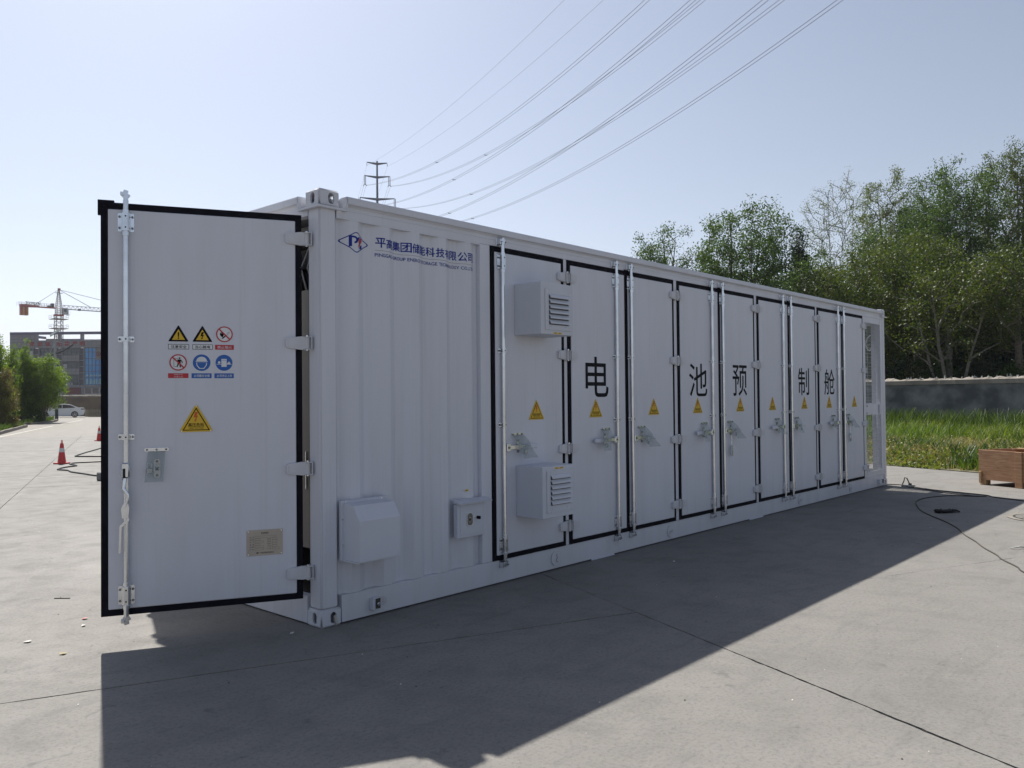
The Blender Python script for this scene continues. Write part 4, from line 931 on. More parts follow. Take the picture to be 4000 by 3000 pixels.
def patch(a0, a1, b0, b1, scale, thr, hk=None):
    def fn(G, n):
        a = G.uniform(a0, a1, n*2); b = G.uniform(b0, b1, n*2)
        f = np.sin(a*1.7*scale+np.sin(b*1.1*scale)*1.6)+np.sin(b*2.3*scale+np.sin(a*.9*scale)*2.1)+G.normal(0, .55, n*2)
        ok = f > thr; a, b, f = a[ok][:n], b[ok][:n], f[ok][:n]
        k = (hk(a, b) if hk is not None else np.ones(len(a)))*(.75+.18*np.clip(f, -1, 2)); return a, b, k
    return fn
up = lambda a, b: np.clip((a-14.6)/8, .28, .85)
grass('tall_grass', 'tall bright green grass filling the strip in front of the grey wall', 'grass', patch(15.4, 27.0, -6, 26, .55, -.35, up), 60000, .22, .85, .026, GR1, 1)
grass('olive_weeds', 'olive weeds mixed into the grass before the wall', 'weeds', patch(13.6, 27, -6, 26, .9, -.3, up), 46000, .2, .70, .028, GR3, 2, .55)
grass('dry_grass', 'short dry yellow grass along the concrete edge', 'grass', patch(13.45, 19.5, -6, 22, 1.3, -.3, lambda a, b: np.clip((a-13.2)/2.5, .3, 1)), 42000, .08, .42, .018, GR2, 3, .5)
def weedpatch(name, label, a0, a1, b0, b1, n, m, seed, h=.22, ls=.035):
    G = np.random.default_rng(seed); a = G.uniform(a0, a1, n); b = G.uniform(b0, b1, n)
    f = np.sin(a*3.1+np.sin(b*1.7)*2)+np.sin(b*2.1+np.sin(a*2.9)*1.5)+G.normal(0, .4, n); ok = f > .15; a = a[ok]; b = b[ok]; n = len(a)
    C = np.stack([AX.x*a+BX.x*b, AX.y*a+BX.y*b, G.random(n)*h*np.clip((a-a0)/.5, .25, 1)], 1)
    u = G.normal(0, 1, (n, 3)); u /= np.linalg.norm(u, axis=1)[:, None]; v = G.normal(0, 1, (n, 3)); v -= u*(u*v).sum(1)[:, None]; v /= np.linalg.norm(v, axis=1)[:, None]; s = (ls*(.5+G.random(n)))[:, None]
    V = np.stack([C-u*s, C+v*s*.6, C+u*s, C-v*s*.6], 1).reshape(-1, 3)
    link(name, npmesh(name, V, np.arange(len(V)).reshape(-1, 4), [m]), None, label=label, cat='weeds', kind='stuff')
weedpatch('leafy_weeds', 'leafy green weeds creeping over the edge of the concrete', 13.34, 16.5, -6, 20, 42000, GR3, 5, .24)
weedpatch('dry_seed_heads', 'pale dry seed heads scattered over the short grass', 13.5, 19, -6, 20, 34000, GR2, 6, .40, .020)
def clump_fn(G, n):
    cs = [(G.uniform(13.7, 18), G.uniform(-2, 16), G.uniform(.25, .6)) for _ in range(46)]; i = G.integers(0, 46, n); c = np.array(cs)[i]
    return c[:, 0]+G.normal(0, 1, n)*c[:, 2]*.5, c[:, 1]+G.normal(0, 1, n)*c[:, 2]*.6, .5+.5*G.random(n)
grass('weed_clumps', 'dark green weed clumps near the crate and the edge of the concrete', 'weeds', clump_fn, 20000, .15, .55, .030, GR4, 12, .5)
def isl_fn(G, n):
    a = G.uniform(-14, -5.7, n); b = G.uniform(24, 71, n)
    ok = ((b < 52.2) & (a < -6.45)) | ((b > 57.2) & (a < -6.0-(np.clip(63-b, 0, 9))*.1)); return a[ok], b[ok], np.ones(ok.sum())
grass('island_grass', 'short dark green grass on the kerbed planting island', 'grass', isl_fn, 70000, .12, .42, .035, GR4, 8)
def wall_fn(G, n): a = 27.1-G.random(n)**2*1.5; b = G.uniform(-6, 28, n); return a, b, np.ones(n)
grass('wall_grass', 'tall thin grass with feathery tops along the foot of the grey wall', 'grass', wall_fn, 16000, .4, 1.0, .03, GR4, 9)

# ================================================================== PYLON AND POWER LINES
STL = mat('weathered_pylon_steel', (.13, .14, .19), .7, .0, c2=(.16, .17, .22), scale=1)
CAB = mat('conductor_aluminium', (.10, .105, .12), .8, 0, c2=(.12, .125, .14), scale=.2, spec=.1)
CER = mat('insulator_glaze', (.06, .05, .06), .3, c2=(.09, .08, .08), scale=3)
PB = Vector((93.04, 115.72, 0)); ang = -.64; ar = Vector((cos(ang), sin(ang), 0))
pyl = thing('transmission_pylon', 'tapered steel tube power pylon with crossarms seen above the container roof', 'pylon', PB, ang)
mb = MB(); mb.cyl((0, 0, 0), (0, 0, 45.6), .52, STL, 14, r1=.15); mb.build('mast', pyl)
arms = [(45.2, 1.87, .42), (42.7, 2.30, .42), (38.6, 3.2, .46), (34.7, 2.9, .46)]
for z, l, h in arms:
    for sgn in (-1, 1):
        mb = MB(); x0 = .3*sgn; x1 = l*sgn
        mb.hexa([Vector(p) for p in [(x0*.5, -.12, z-h*.75), (x1, -.06, z+.06), (x1, .06, z+.06), (x0*.5, .12, z-h*.75), (x0*.5, -.12, z+h*.2), (x1, -.06, z+.2), (x1, .06, z+.2), (x0*.5, .12, z+h*.2)]], STL); mb.build('crossarm', pyl)
spans = {'gL': (1.87, -1, 44.7, 50.1, 6.2), 'gR': (1.87, 1, 44.7, 50.1, 6.2), 'mL': (2.24, -1, 41.0, 46.5, 10.1), 'mR': (2.24, 1, 41.0, 46.5, 10.1), 'lL': (3.22, -1, 36.9, 42.35, 10.1), 'lR': (3.22, 1, 36.9, 42.35, 10.1), 'bL': (2.46, -1, 33.0, 38.84, 10.1), 'bR': (2.46, 1, 33.0, 38.84, 10.1)}
QB = Vector((29.91, -30.71, 0)); ar2 = Vector((cos(-.69), sin(-.69), 0))
desc = {'gL': 'thin single earth wire, leftmost line in the sky', 'gR': 'thin single earth wire, second line from the left', 'mL': 'twin conductor line nearest to the two thin earth wires', 'lL': 'twin conductor crossing the middle line, left end of it at the top edge', 'mR': 'twin conductor from the right insulator of the middle crossarm', 'bL': 'twin conductor second from the right at the top edge left of its crossing partner', 'lR': 'twin conductor running to the right of its crossing partner at the top edge', 'bR': 'lowest and rightmost twin conductor line over the trees'}
for key, (l, sgn, z0, z1, sag) in spans.items():
    A = PB+ar*l*sgn; A.z = z0; B = QB+ar2*l*sgn; B.z = z1; twin = key[0] != 'g'
    t_ = thing('power_line', desc[key], 'power line', A, group='overhead power lines')
    dirn = (B-A).normalized(); side = Vector((dirn.y, -dirn.x, 0)).normalized(); off = [.2, -.2] if twin else [0]
    def sp(t): p = (B-A)*t; p.z -= 4*sag*t*(1-t); return p
    for o_ in off:
        mb = MB(); mb.tube([sp(i/60)+side*o_ for i in range(61)], .017 if twin else .011, CAB, 4)
        mb.build('conductor', t_)
    if twin:
        for q in (.27, .80):
            q += {'mL': -.02, 'mR': .02, 'lL': .04, 'lR': -.03, 'bL': .015, 'bR': -.015}[key]; p = sp(q)
            mb = MB(); mb.tube([p+side*.2, p+side*.13+Vector((0, 0, -.10)), p+Vector((0, 0, -.07)), p-side*.13+Vector((0, 0, -.10)), p-side*.2], .045, CER, 5); mb.build('spacer', t_)
    # span that leaves on the far side of the pylon
    B2 = A+Vector((88, 150, -3))
    def sp2(t): p = (B2-A)*t; p.z -= 4*9*t*(1-t); return p
    for o_ in off:
        mb = MB(); mb.tube([sp2(i/24)+side*o_ for i in range(25)], .017 if twin else .011, CAB, 4); mb.build('conductor', t_)
    if twin:
        for o_ in (-.12, .12):
            mb = MB(); za = {'m': 42.8, 'l': 38.7, 'b': 34.8}[key[0]]
            a_ = Vector((l*sgn+o_, 0, za)); b_ = Vector((l*sgn+o_, 0, z0+.12)); mb.cyl(a_, b_, .06, CER, 6); mb.build('insulator_string', pyl)
        MB().tube([(l*sgn-.3, 0, z0-.1), (l*sgn-.2, 0, z0+.12), (l*sgn, 0, z0+.2), (l*sgn+.2, 0, z0+.12), (l*sgn+.3, 0, z0-.1)], .06, STL, 5).build('yoke', pyl)
    else:
        MB().cyl((l*sgn, 0, 45.2), (l*sgn, 0, z0), .045, CER, 6).build('insulator_string', pyl)

# ================================================================== OFFICE BUILDING (far left)
TILE = bpy.data.materials.new('grey_cladding'); TILE.use_nodes = True; n_ = TILE.node_tree.nodes; l_ = TILE.node_tree.links
br = n_.new('ShaderNodeTexBrick'); tc = n_.new('ShaderNodeTexCoord'); mp = n_.new('ShaderNodeMapping'); mp.inputs['Rotation'].default_value = (radians(90), 0, 0); l_.new(tc.outputs['Object'], mp.inputs[0]); l_.new(mp.outputs[0], br.inputs[0])
br.offset = 0; br.inputs['Scale'].default_value = 1; br.inputs['Brick Width'].default_value = 1.0; br.inputs['Row Height'].default_value = .8; br.inputs['Mortar Size'].default_value = .04
br.inputs['Color1'].default_value = (.23, .225, .235, 1); br.inputs['Color2'].default_value = (.20, .197, .21, 1); br.inputs['Mortar'].default_value = (.13, .13, .14, 1); l_.new(br.outputs[0], n_['Principled BSDF'].inputs[0]); n_['Principled BSDF'].inputs['Roughness'].default_value = .6
FRAMEG = mat('dark_window_frame', (.075, .08, .09), .5, c2=(.07, .075, .08), scale=2); GLS = mat('window_glass', (.055, .075, .085), .08, c2=(.09, .11, .12), scale=.6); GLB = mat('blue_curtain_glass', (.05, .24, .60), .25, c2=(.09, .34, .68), scale=.25, spec=.4)
LOUV = mat('dark_louvre', (.055, .055, .075), .6, c2=(.07, .07, .09), scale=3); SREDM = mat('sign_red', (.34, .03, .035), .5, c2=(.28, .03, .035), scale=1); MAR = mat('maroon_banner', (.16, .012, .02), .7, c2=(.13, .012, .02), scale=1); TRIMP = mat('parapet_trim', (.13, .11, .19), .6, c2=(.11, .10, .16), scale=.5); TAN = mat('tan_panel', (.20, .16, .15), .7, c2=(.16, .13, .12), scale=.8); WHF = mat('white_frame', (.45, .46, .47), .6, c2=(.38, .39, .40), scale=2)
p, q = P2(38, 200), P2(600, 200); ba = atan2(q[1]-p[1], q[0]-p[0])
ob = thing('office_building', 'grey clad office block with red characters, blue curtain wall and open roof parapet', 'building', (p[0], p[1], 0), ba)
S = .2592; K = 200/3214.27
def bx_(zx): return (zx*S-38)*K
def bz_(zy): return (1571-(1250+zy*S))*K+1.5
BWD = (1800*S-38)*K
def bbox(mb, x0, x1, y0, y1, za, zb, m): mb.box(bx_(x0), bx_(x1), y0, y1, bz_(zb), bz_(za), m)
# wall built round the window openings
cols = [(232, 490), (590, 822), (935, 1190)]; rowsw = [(425, 540), (630, 740), (830, 985)]; lou = [(500, 576), (850, 926), (1193, 1256)]
mb = MB(); bbox(mb, 147, 1800, 1.0, 15, 430, 1500, TILE); bbox(mb, 147, 231, 0, 1.0, 309, 1500, TILE); bbox(mb, 231, 1800, 0, 1.0, 309, 424, TILE)
for i, (a, b) in enumerate(rowsw):
    nx = rowsw[i+1][0] if i < 2 else 1020
    for c0, c1 in cols: bbox(mb, c0, c1, .0, 1.0, b+1, nx-1, TILE)
for c0, c1 in ((490.5, 499.5), (576.5, 589.5), (822.5, 849.5), (926.5, 934.5), (1190.5, 1192.5), (1256.5, 1274)): bbox(mb, c0, c1, 0, 1.0, 424.5, 1020, TILE)
bbox(mb, 231.5, 980, 0, 1, 1020.5, 1500, TILE); bbox(mb, 1222, 1262, 0, 1, 1020.5, 1500, TILE); bbox(mb, 980.5, 1800, 0, 1, 1128, 1500, TILE); bbox(mb, 1274.5, 1800, 0, 1, 988, 1020, TILE); bbox(mb, 980.5, 1274, 0.001, .9, 989, 1024, TILE)
mb.build('wall', ob)
mb = MB(); bbox(mb, 147, 555, 0, .8, 222.5, 308.5, TILE); bbox(mb, 868, 905, 0, .8, 222.5, 308.5, TILE); bbox(mb, 1208, 1245, 0, .8, 222.5, 308.5, TILE); bbox(mb, 1560, 1600, 0, .8, 222.5, 308.5, TILE); mb.build('parapet_pier', ob)
mb = MB(); bbox(mb, 147, 1800, -.05, .8, 183, 222, TRIMP); bbox(mb, 147, 170, .81, 15, 183, 222, TRIMP); mb.build('parapet_beam', ob)
mb = MB(); bbox(mb, 480, 690, 6, 12, 258, 309, TAN); bbox(mb, 600, 980, 7, 7.6, 258, 286, TRIMP); bbox(mb, 980, 1800, 8, 8.3, 262, 268, TRIMP); mb.build('roof_room', ob)
def winmesh(x0, x1, za, zb, vs__, tr_):
    f = MB(); X0, X1, Z0, Z1 = bx_(x0), bx_(x1), bz_(zb), bz_(za); t = .10
    f.box(X0, X1, .3, .5, Z0, Z0+t, FRAMEG); f.box(X0, X1, .3, .5, Z1-t, Z1, FRAMEG)
    xs = [0]+vs__+[1]; zt = Z1-(Z1-Z0)*tr_
    for v in xs: xx = X0+(X1-X0)*v; f.box(max(X0, xx-t/2), min(X1, xx+t/2), .302, .498, Z0+t, Z1-t, FRAMEG)
    f.box(X0+t, X1-t, .304, .496, zt-t/2, zt+t/2, FRAMEG); fo = f.build('window', ob)
    for i in range(len(xs)-1):
        a, b = X0+(X1-X0)*xs[i]+t/2, X0+(X1-X0)*xs[i+1]-t/2
        for c, d in ((Z0+t, zt-t/2), (zt+t/2, Z1-t)): MB().box(a, b, .38, .40, c, d, WHF if rnd.random() < .06 else GLS).build('pane', fo)
for a, b in cols:
    for r_ in rowsw[:2]: winmesh(a, b, *r_, [.26, .51, .77], .34)
    winmesh(a, b, 830, 940, [.26, .51, .77], .36)
    MB().box(bx_(a), bx_(b), .3, .9, bz_(985), bz_(941), LOUV).build('equipment_ledge', ob)
for x in (990, 1030):
    mb = MB(); mb.box(bx_(x), bx_(x+58 if x > 1000 else x+22), .0, .28, bz_(988), bz_(950), WHF); 
    if x > 1000: mb.cyl((bx_(x+30), -.02, bz_(969)), (bx_(x+30), -.001, bz_(969)), .21, FRAMEG, 14)
    mb.build('air_conditioner', ob)
for a, b in lou:
    for k in range(6):
        MB().box(bx_(a+2), bx_(b-2), .3, .5, bz_(430+94*(k+1)-6), bz_(430+94*k), LOUV).build('louvre_panel', ob)
    mb = MB()
    for k in range(1, 6): mb.box(bx_(a), bx_(b), .2, .55, bz_(430+94*k-1), bz_(430+94*k-5), WHF)
    mb.build('louvre_trim', ob)
# curtain wall, pane by pane
mb = MB(); X = [1275, 1330, 1382, 1436, 1488, 1540, 1592, 1644, 1696, 1748, 1800]; Z = [430, 492, 590, 690, 785, 870, 987]
for x in X: mb.box(bx_(x)-.05, bx_(x)+.05, .1, .3, bz_(987), bz_(430), FRAMEG)
for z in Z: mb.box(bx_(1275), bx_(1800), .102, .298, bz_(z)-.05, bz_(z)+.05, FRAMEG)
cw = mb.build('curtain_wall', ob)
for i in range(len(X)-1):
    for j in range(len(Z)-1):
        MB().box(bx_(X[i])+.05, bx_(X[i+1])-.05, .18, .2, bz_(Z[j+1])+.05, bz_(Z[j])-.05, GLB).build('pane', cw)
mb = MB(); PR = mat('mural_pale', (.22, .45, .50), .5, c2=(.3, .55, .6), scale=.5)
for k, x in enumerate(range(1288, 1800, 62)):
    mb.poly([(bx_(x), bz_(975)), (bx_(x+50), bz_(978)), (bx_(x+46), bz_(905)), (bx_(x+28), bz_(890)), (bx_(x+6), bz_(903))], .17, PR)
    mb.poly([(bx_(x-6), bz_(860)), (bx_(x+48), bz_(858)), (bx_(x+40), bz_(838)), (bx_(x+22), bz_(826)), (bx_(x+4), bz_(840))], .17, PR)
mb.build('mural_print', ob)
mb = MB(); mb.box(bx_(1437), bx_(1545), -.05, .08, bz_(605), bz_(435), TAN); mb.ring(bx_(1485), bz_(522), .38, .56, -.07, MAR, 20); mb.disc(bx_(1485), bz_(522), .2, -.07, MAR, 14); mb.build('emblem_board', ob)
for ch, x in zip('党忠诚纪律严明', (480, 600, 718, 900, 1012, 1130, 1240)):
    mb = MB(); mb.text(ch, bx_(x-36), bx_(x+36), bz_(396), bz_(332), -.15, SREDM, .03)
    r_ = bmesh.ops.extrude_face_region(mb.bm, geom=mb.bm.faces[:]); [setattr(v, 'co', v.co+Vector((0, .14, 0))) for v in r_['geom'] if isinstance(v, bmesh.types.BMVert)]
    mb.build('sign_character', ob)
MB().box(bx_(985), bx_(1219), .2, .4, bz_(1127), bz_(1025), MAR).build('banner', ob)
mb = MB(); X0, X1 = bx_(1266), bx_(1700); f = [1266, 1378, 1492, 1600, 1700]
for x in f: mb.box(bx_(x)-.12, bx_(x)+.12, .1, .4, bz_(1127), bz_(1030), WHF)
mb.box(X0, X1, .102, .398, bz_(1036), bz_(1028), WHF); mb.box(X0, X1, .102, .398, bz_(1128), bz_(1121), WHF); fo = mb.build('window', ob)
for i in range(4): MB().box(bx_(f[i])+.12, bx_(f[i+1])-.12, .2, .22, bz_(1121), bz_(1036), TAN).build('pane', fo)

# ================================================================== TOWER CRANE
CRR = mat('crane_red', (.42, .06, .04), .5, c2=(.34, .05, .035), scale=.6); CRY = mat('crane_ochre', (.50, .30, .05), .5, c2=(.42, .25, .05), scale=.6); CRG = mat('crane_lattice_steel', (.24, .19, .17), .6, c2=(.20, .16, .14), scale=.5); CRJ = mat('crane_jib_grey', (.24, .24, .25), .6, c2=(.2, .2, .21), scale=.5)
cp = P2(229, 260); cang = (YAW-pi/2)+radians(49)
cr = thing('tower_crane', 'tower crane with ochre counterweight and lettered counter jib above the office roof', 'crane', (*cp, 0), cang)
Q = 260/3214.27; QX = .0755
def cz_(y): return (1569.5-y)*Q+1.5
def zc(zy): return 1080+zy*.1929
def cx_(zx): return (zx*.1929-229)*QX
def lattice(mb, p0, p1, w, nseg, r, m, w1=None):
    p0 = Vector(p0); p1 = Vector(p1); d = (p1-p0).normalized(); a = (d.orthogonal() if abs(d.z) < .5 else Vector((1, 0, 0))).normalized()
    if abs(d.z) < .5: a = Vector((0, 0, 1))
    b = d.cross(a).normalized(); w1 = w if w1 is None else w1
    def c(i, s, t): f = i/nseg; ww = (w+(w1-w)*f)/2; return p0.lerp(p1, f)+a*ww*s+b*ww*t
    for s, t in ((1, 1), (1, -1), (-1, -1), (-1, 1)): mb.cyl(c(0, s, t), c(nseg, s, t), r, m, 4, caps=False)
    for i in range(nseg):
        for (s, t), (s2, t2) in (((1, 1), (1, -1)), ((1, -1), (-1, -1)), ((-1, -1), (-1, 1)), ((-1, 1), (1, 1))):
            mb.cyl(c(i, s, t), c(i+1, s2, t2), r*.55, m, 4, caps=False); mb.cyl(c(i+1, s, t), c(i+1, s2, t2), r*.5, m, 4, caps=False)
mb = MB(); lattice(mb, (0, 0, 0), (0, 0, cz_(zc(760))), 1.9, 24, .11, CRG); mb.build('mast', cr)
mb = MB(); mb.box(-1.2, 1.2, -1.2, 1.2, cz_(zc(800)), cz_(zc(770)), CRR, .1); mb.build('slewing_ring', cr)
mb = MB(); lattice(mb, (0, 0, cz_(zc(765))), (0, 0, cz_(zc(640))), 1.5, 3, .11, CRG); lattice(mb, (0, 0, cz_(zc(640))), (0, 0, cz_(zc(270))), 1.6, 8, .09, CRG, .3); mb.box(-.25, .5, -.2, .2, cz_(zc(268)), cz_(zc(235)), CRR); mb.box(-.95, 1.1, -.5, .5, cz_(zc(334)), cz_(zc(328)), CRG); mb.build('tower_head', cr)
for zy, lab in ((860, 0), (1050, 1)):
    mb = MB(); z = cz_(zc(zy)); mb.box(-2.2, 2.2, -1.9, 1.9, z-.15, z, CRG)
    for x in (-2.2, -1.5, 1.5, 2.2):
        for y in (-1.9, 1.9): mb.cyl((x, y, z), (x, y, z+1.1), .035, CRJ, 4)
    for zz in (.55, 1.1):
        for y in (-1.9, 1.9): mb.cyl((-2.2, y, z+zz), (-1.5, y, z+zz), .03, CRJ, 4); mb.cyl((1.5, y, z+zz), (2.2, y, z+zz), .03, CRJ, 4)
        for x in (-2.2, 2.2): mb.cyl((x, -1.9, z+zz), (x, 1.9, z+zz), .03, CRJ, 4)
    mb.build('climbing_platform', cr)
jz = cz_(zc(650))
mb = MB(); jb = jz; X1 = 48
p0, p1 = (1.0, 0, jb+.1), (X1, 0, jb+.1); ns = 36
for y in (-.65, .65): mb.cyl((1, y, jb), (X1, y, jb), .09, CRJ, 4)
mb.cyl((1.2, 0, jb+1.2), (X1, 0, jb+1.2), .10, CRJ, 4)
for i in range(ns):
    x0 = 1+(X1-1)*i/ns; x1 = 1+(X1-1)*(i+1)/ns; xm = (x0+x1)/2
    for y in (-.65, .65): mb.cyl((x0, y, jb), (xm, 0, jb+1.2), .04, CRJ, 4, caps=False); mb.cyl((xm, 0, jb+1.2), (x1, y, jb), .04, CRJ, 4, caps=False)
    mb.cyl((x0, -.65, jb), (x0, .65, jb), .035, CRJ, 4, caps=False)
mb.build('jib', cr)
MB().box(cx_(1590), cx_(1635), -.5, .5, jb-.2, jb+.35, LOUV).build('trolley', cr)
mb = MB(); mb.box(cx_(430), -1.0, -.8, .8, jb-.05, jb+.25, CRR)
mb.hexa([Vector(p) for p in [(cx_(430), -.82, jb-.3), (cx_(780), -.82, jb-.05), (cx_(780), .82, jb-.05), (cx_(430), .82, jb-.3), (cx_(430), -.82, jb+.6), (cx_(780), -.82, jb+.5), (cx_(780), .82, jb+.5), (cx_(430), .82, jb+.6)]], CRR); mb.build('counter_jib', cr)
for k in range(4): w = (cx_(578)-cx_(428))/4; MB().box(cx_(428)+k*w+.03, cx_(428)+(k+1)*w-.03, -.7, .7, jb-2.75, jb-.32, CRY if k % 2 else CRR, .05).build('counterweight', cr)
mb = MB(); zz0 = jb+.6
for y in (-.85, .85):
    for z in (0.65, 1.25): mb.cyl((cx_(385), y, zz0+z-.6), (-1, y, zz0+z-.6), .03, CRJ, 4)
    for i in range(16): x = cx_(385)+(-1-cx_(385))*i/15; mb.cyl((x, y, zz0-.5), (x, y, zz0+.65), .03, CRJ, 4)
mb.build('railing', cr)
mb = MB(); mb.box(cx_(1030), cx_(1085), -.6, .6, jb+.3, jb+1.5, LOUV, .05); mb.box(cx_(965), cx_(1010), -.4, .4, jb+.26, jb+.8, LOUV, .05); mb.build('winch_unit', cr)
mb = MB(); mb.text('ZOOMLION', cx_(510), cx_(800), jb+.55, jb+1.45, -.95, INK, .03); mb.build('maker_lettering', cr)
mb = MB(); mb.box(cx_(1235), cx_(1340), -1.9, -.9, jb-1.9, jb+.2, WHF, .08); mb.box(cx_(1240), cx_(1300), -1.95, -1.905, jb-1.1, jb-.1, GLS); mb.box(cx_(1340), cx_(1370), -1.9, -1.0, jb-2.0, jb-1.9, CRJ)
for x in (1342, 1368): mb.cyl((cx_(x), -1.9, jb-1.9), (cx_(x), -1.9, jb-.2), .03, CRJ, 4)
mb.build('cab', cr)
ht = cz_(zc(262))
for xe, off in ((cx_(700), 0), (cx_(1850), 0), (cx_(3100), 0)):
    for y in (-.25, .25): MB().cyl((0, y*.4, ht), (xe, y, jb+(.6 if xe < 0 else 1.2)), .05, CRJ, 4).build('tie_bar', cr)

# ================================================================== LAMP POST WITH SOLAR PANELS
lx, ly = P2(221, 66); GREY = mat('lamp_pole_grey', (.34, .35, .36), .5, .3, c2=(.28, .29, .30), scale=2)
lp_ = thing('street_lamp', 'grey lamp post with two tilted solar panels and a curved double arm', 'street lamp', (lx, ly, 0), YAW-pi/2)
K6 = 66/3214.27; hz6 = 1569.5
def L6(x, y, dy=0): return ((x-221)*K6, dy, (hz6-y)*K6+1.5)
mb = MB(); mb.cyl((0, 0, 0), L6(213.5, 1330), .11, GREY, 12, r1=.075); mb.build('pole', lp_)
mb = MB(); mb.cyl((0, 0, 0), (0, 0, .9), .13, mat('dark_pole_foot', (.03, .05, .045), .6, c2=(.04, .06, .05)), 12, r1=.125); mb.build('pole_foot', lp_)
mb = MB(); mb.cyl(L6(213.5, 1330), L6(214, 1300), .03, GREY, 8); mb.build('panel_stem', lp_)
for (xa, ya), (xb, yb) in (((198, 1311), (214, 1297)), ((216, 1299), (231, 1287))):
    a = Vector(L6(xa, ya, -.1)); b = Vector(L6(xb, yb, .1)); d = (b-a).normalized(); n2 = Vector((0, -1, 0)); s2 = Vector((.35, -.6, -.35)).normalized()*.22; th = d.cross(s2).normalized()*.02
    MB().hexa([a-s2-th, a+s2-th, b+s2-th, b-s2-th, a-s2+th, a+s2+th, b+s2+th, b-s2+th], mat('solar_panel', (.16, .19, .17), .3, c2=(.12, .14, .13), scale=4)).build('solar_panel', lp_)
for o_ in (0, .10): MB().tube([L6(187+0, 1388+o_*25), L6(200, 1386+o_*25), L6(218, 1379+o_*25), L6(245, 1370+o_*25), L6(265, 1359+o_*25), L6(284, 1346+o_*25)], .045, LOUV, 6).build('curved_arm', lp_)
for (x, y) in ((284, 1347), (191, 1386)): MB().cyl(L6(216, 1333), L6(x, y), .018, WHF, 5).build('stay_rod', lp_)

# ================================================================== FENCE
fa, fb = P2(332, 80.2), P2(330+230, 76.5); fl = hypot(fb[0]-fa[0], fb[1]-fa[1])
PICK = mat('pale_picket', (.28, .25, .19), .8, c2=(.20, .18, .14), scale=3)
fe = thing('picket_fence', 'low pale picket fence between the white sedan and the open container door', 'fence', (*fa, 0), atan2(fb[1]-fa[1], fb[0]-fa[0]))
mb = MB(); mb.cyl((0, 0, 0), (0, 0, .72), .026, PICK, 6); pm = mb.mesh('picket'); npk = int(fl/.135)
for i in range(npk): link('picket', pm, fe, (i*.135+rnd.uniform(-.02, .02), 0, 0), rot=(0, rnd.uniform(-.04, .04), 0), scale=(1, 1, rnd.uniform(.92, 1.12)))
for z in (.22, .58): MB().box(-.05, fl, -.02, .02, z, z+.035, PICK).build('rail', fe)
MB().box(0, fl, .3, .5, 0, .1, KERB).build('fence_kerb', fe)

# ================================================================== SEDAN
CW = mat('white_car_paint', (.72, .74, .76), .22, c2=(.70, .72, .74), scale=1, spec=.6); CGL = mat('tinted_glass', (.012, .013, .02), .06, c2=(.018, .02, .026), scale=2); TYR = mat('tyre_rubber', (.02, .02, .021), .8, c2=(.03, .03, .03), scale=12); RIM = mat('alloy_rim', (.5, .51, .53), .3, .8, c2=(.42, .43, .45), scale=6)
TLR = mat('tail_lamp_lens', (.05, .012, .02), .15, c2=(.07, .02, .025), scale=6)
cx0, cy0 = P2(142, 79.0); rx, ry_ = P2(331, 79.0); va = YAW+math.atan2(2000-250, 3214.27); CL = 4.7*.88; cx0, cy0 = rx-CL*sin(va), ry_+CL*cos(va)
car = thing('parked_car', 'white sedan parked behind the planting island, its rear towards the fence', 'car', (cx0, cy0, 0), va-pi/2)
SC = CL/4.7
def loft(mb, secs, m, smooth=True):   # secs: list of (y, [(x,z)...])
    k = mb.mi(m); prev = None
    for y, P in secs:
        R = [mb.bm.verts.new((a*SC, yy*SC if not isinstance(y, (int, float)) else y*SC, b*SC)) for (a, b), yy in zip(P, [y]*len(P))]
        if prev:
            for i in range(len(R)): f = mb.bm.faces.new((prev[i], prev[(i+1) % len(R)], R[(i+1) % len(R)], R[i])); f.material_index = k; f.smooth = smooth
        else: mb.bm.faces.new(R).material_index = k
        prev = R
    mb.bm.faces.new(prev[::-1]).material_index = k
def arch(cx, r, n=8): return [(cx+r*cos(pi*i/n), .32+r*sin(pi*i/n)) for i in range(n+1)][::-1]
low = [(.04, .40), (.02, .62), (.10, .74), (.60, .84), (1.25, .93), (2.0, .96), (3.0, .99), (3.9, 1.03), (4.35, 1.05), (4.62, 1.03), (4.68, .90), (4.66, .55), (4.58, .30), (4.30, .22)]
rear = [(a, b) for a, b in [(3.72+.36*cos(t), .33+.36*sin(t)) for t in [pi*i/8 for i in range(9)]]]
front = [(a, b) for a, b in [(.92+.36*cos(t), .33+.36*sin(t)) for t in [pi*i/8 for i in range(9)]]]
prof_ = low+[(4.09, .20)]+rear[1:-1]+[(3.35, .18), (1.29, .18)]+front[1:-1]+[(.54, .20), (.10, .24)]
def shr(P, k, dz=0): return [(2.35+(a-2.35)*k, b) for a, b in P]
mb = MB(); loft(mb, [(-.88, shr(prof_, .985)), (-.91, prof_), (.91, prof_), (.88, shr(prof_, .985))], CW, False)
cab = [(1.15, .93), (1.95, 1.38), (2.30, 1.45), (2.85, 1.46), (3.35, 1.40), (4.15, 1.04), (3.9, 1.00), (2.5, .96)]
loft(mb, [(-.80, cab), (-.62, [(2.5+(a-2.5)*.93, b+(.0 if b < 1.1 else .015)) for a, b in cab]), (.62, [(2.5+(a-2.5)*.93, b+(.0 if b < 1.1 else .015)) for a, b in cab]), (.80, cab)], CW, False)
mb.build('body', car)
mb = MB(); w1 = [(1.38, 1.0), (1.98, 1.33), (2.50, 1.385), (2.50, 1.01)]; w2 = [(2.56, 1.01), (2.56, 1.388), (2.95, 1.385), (3.30, 1.33), (3.78, 1.10), (3.60, 1.03)]
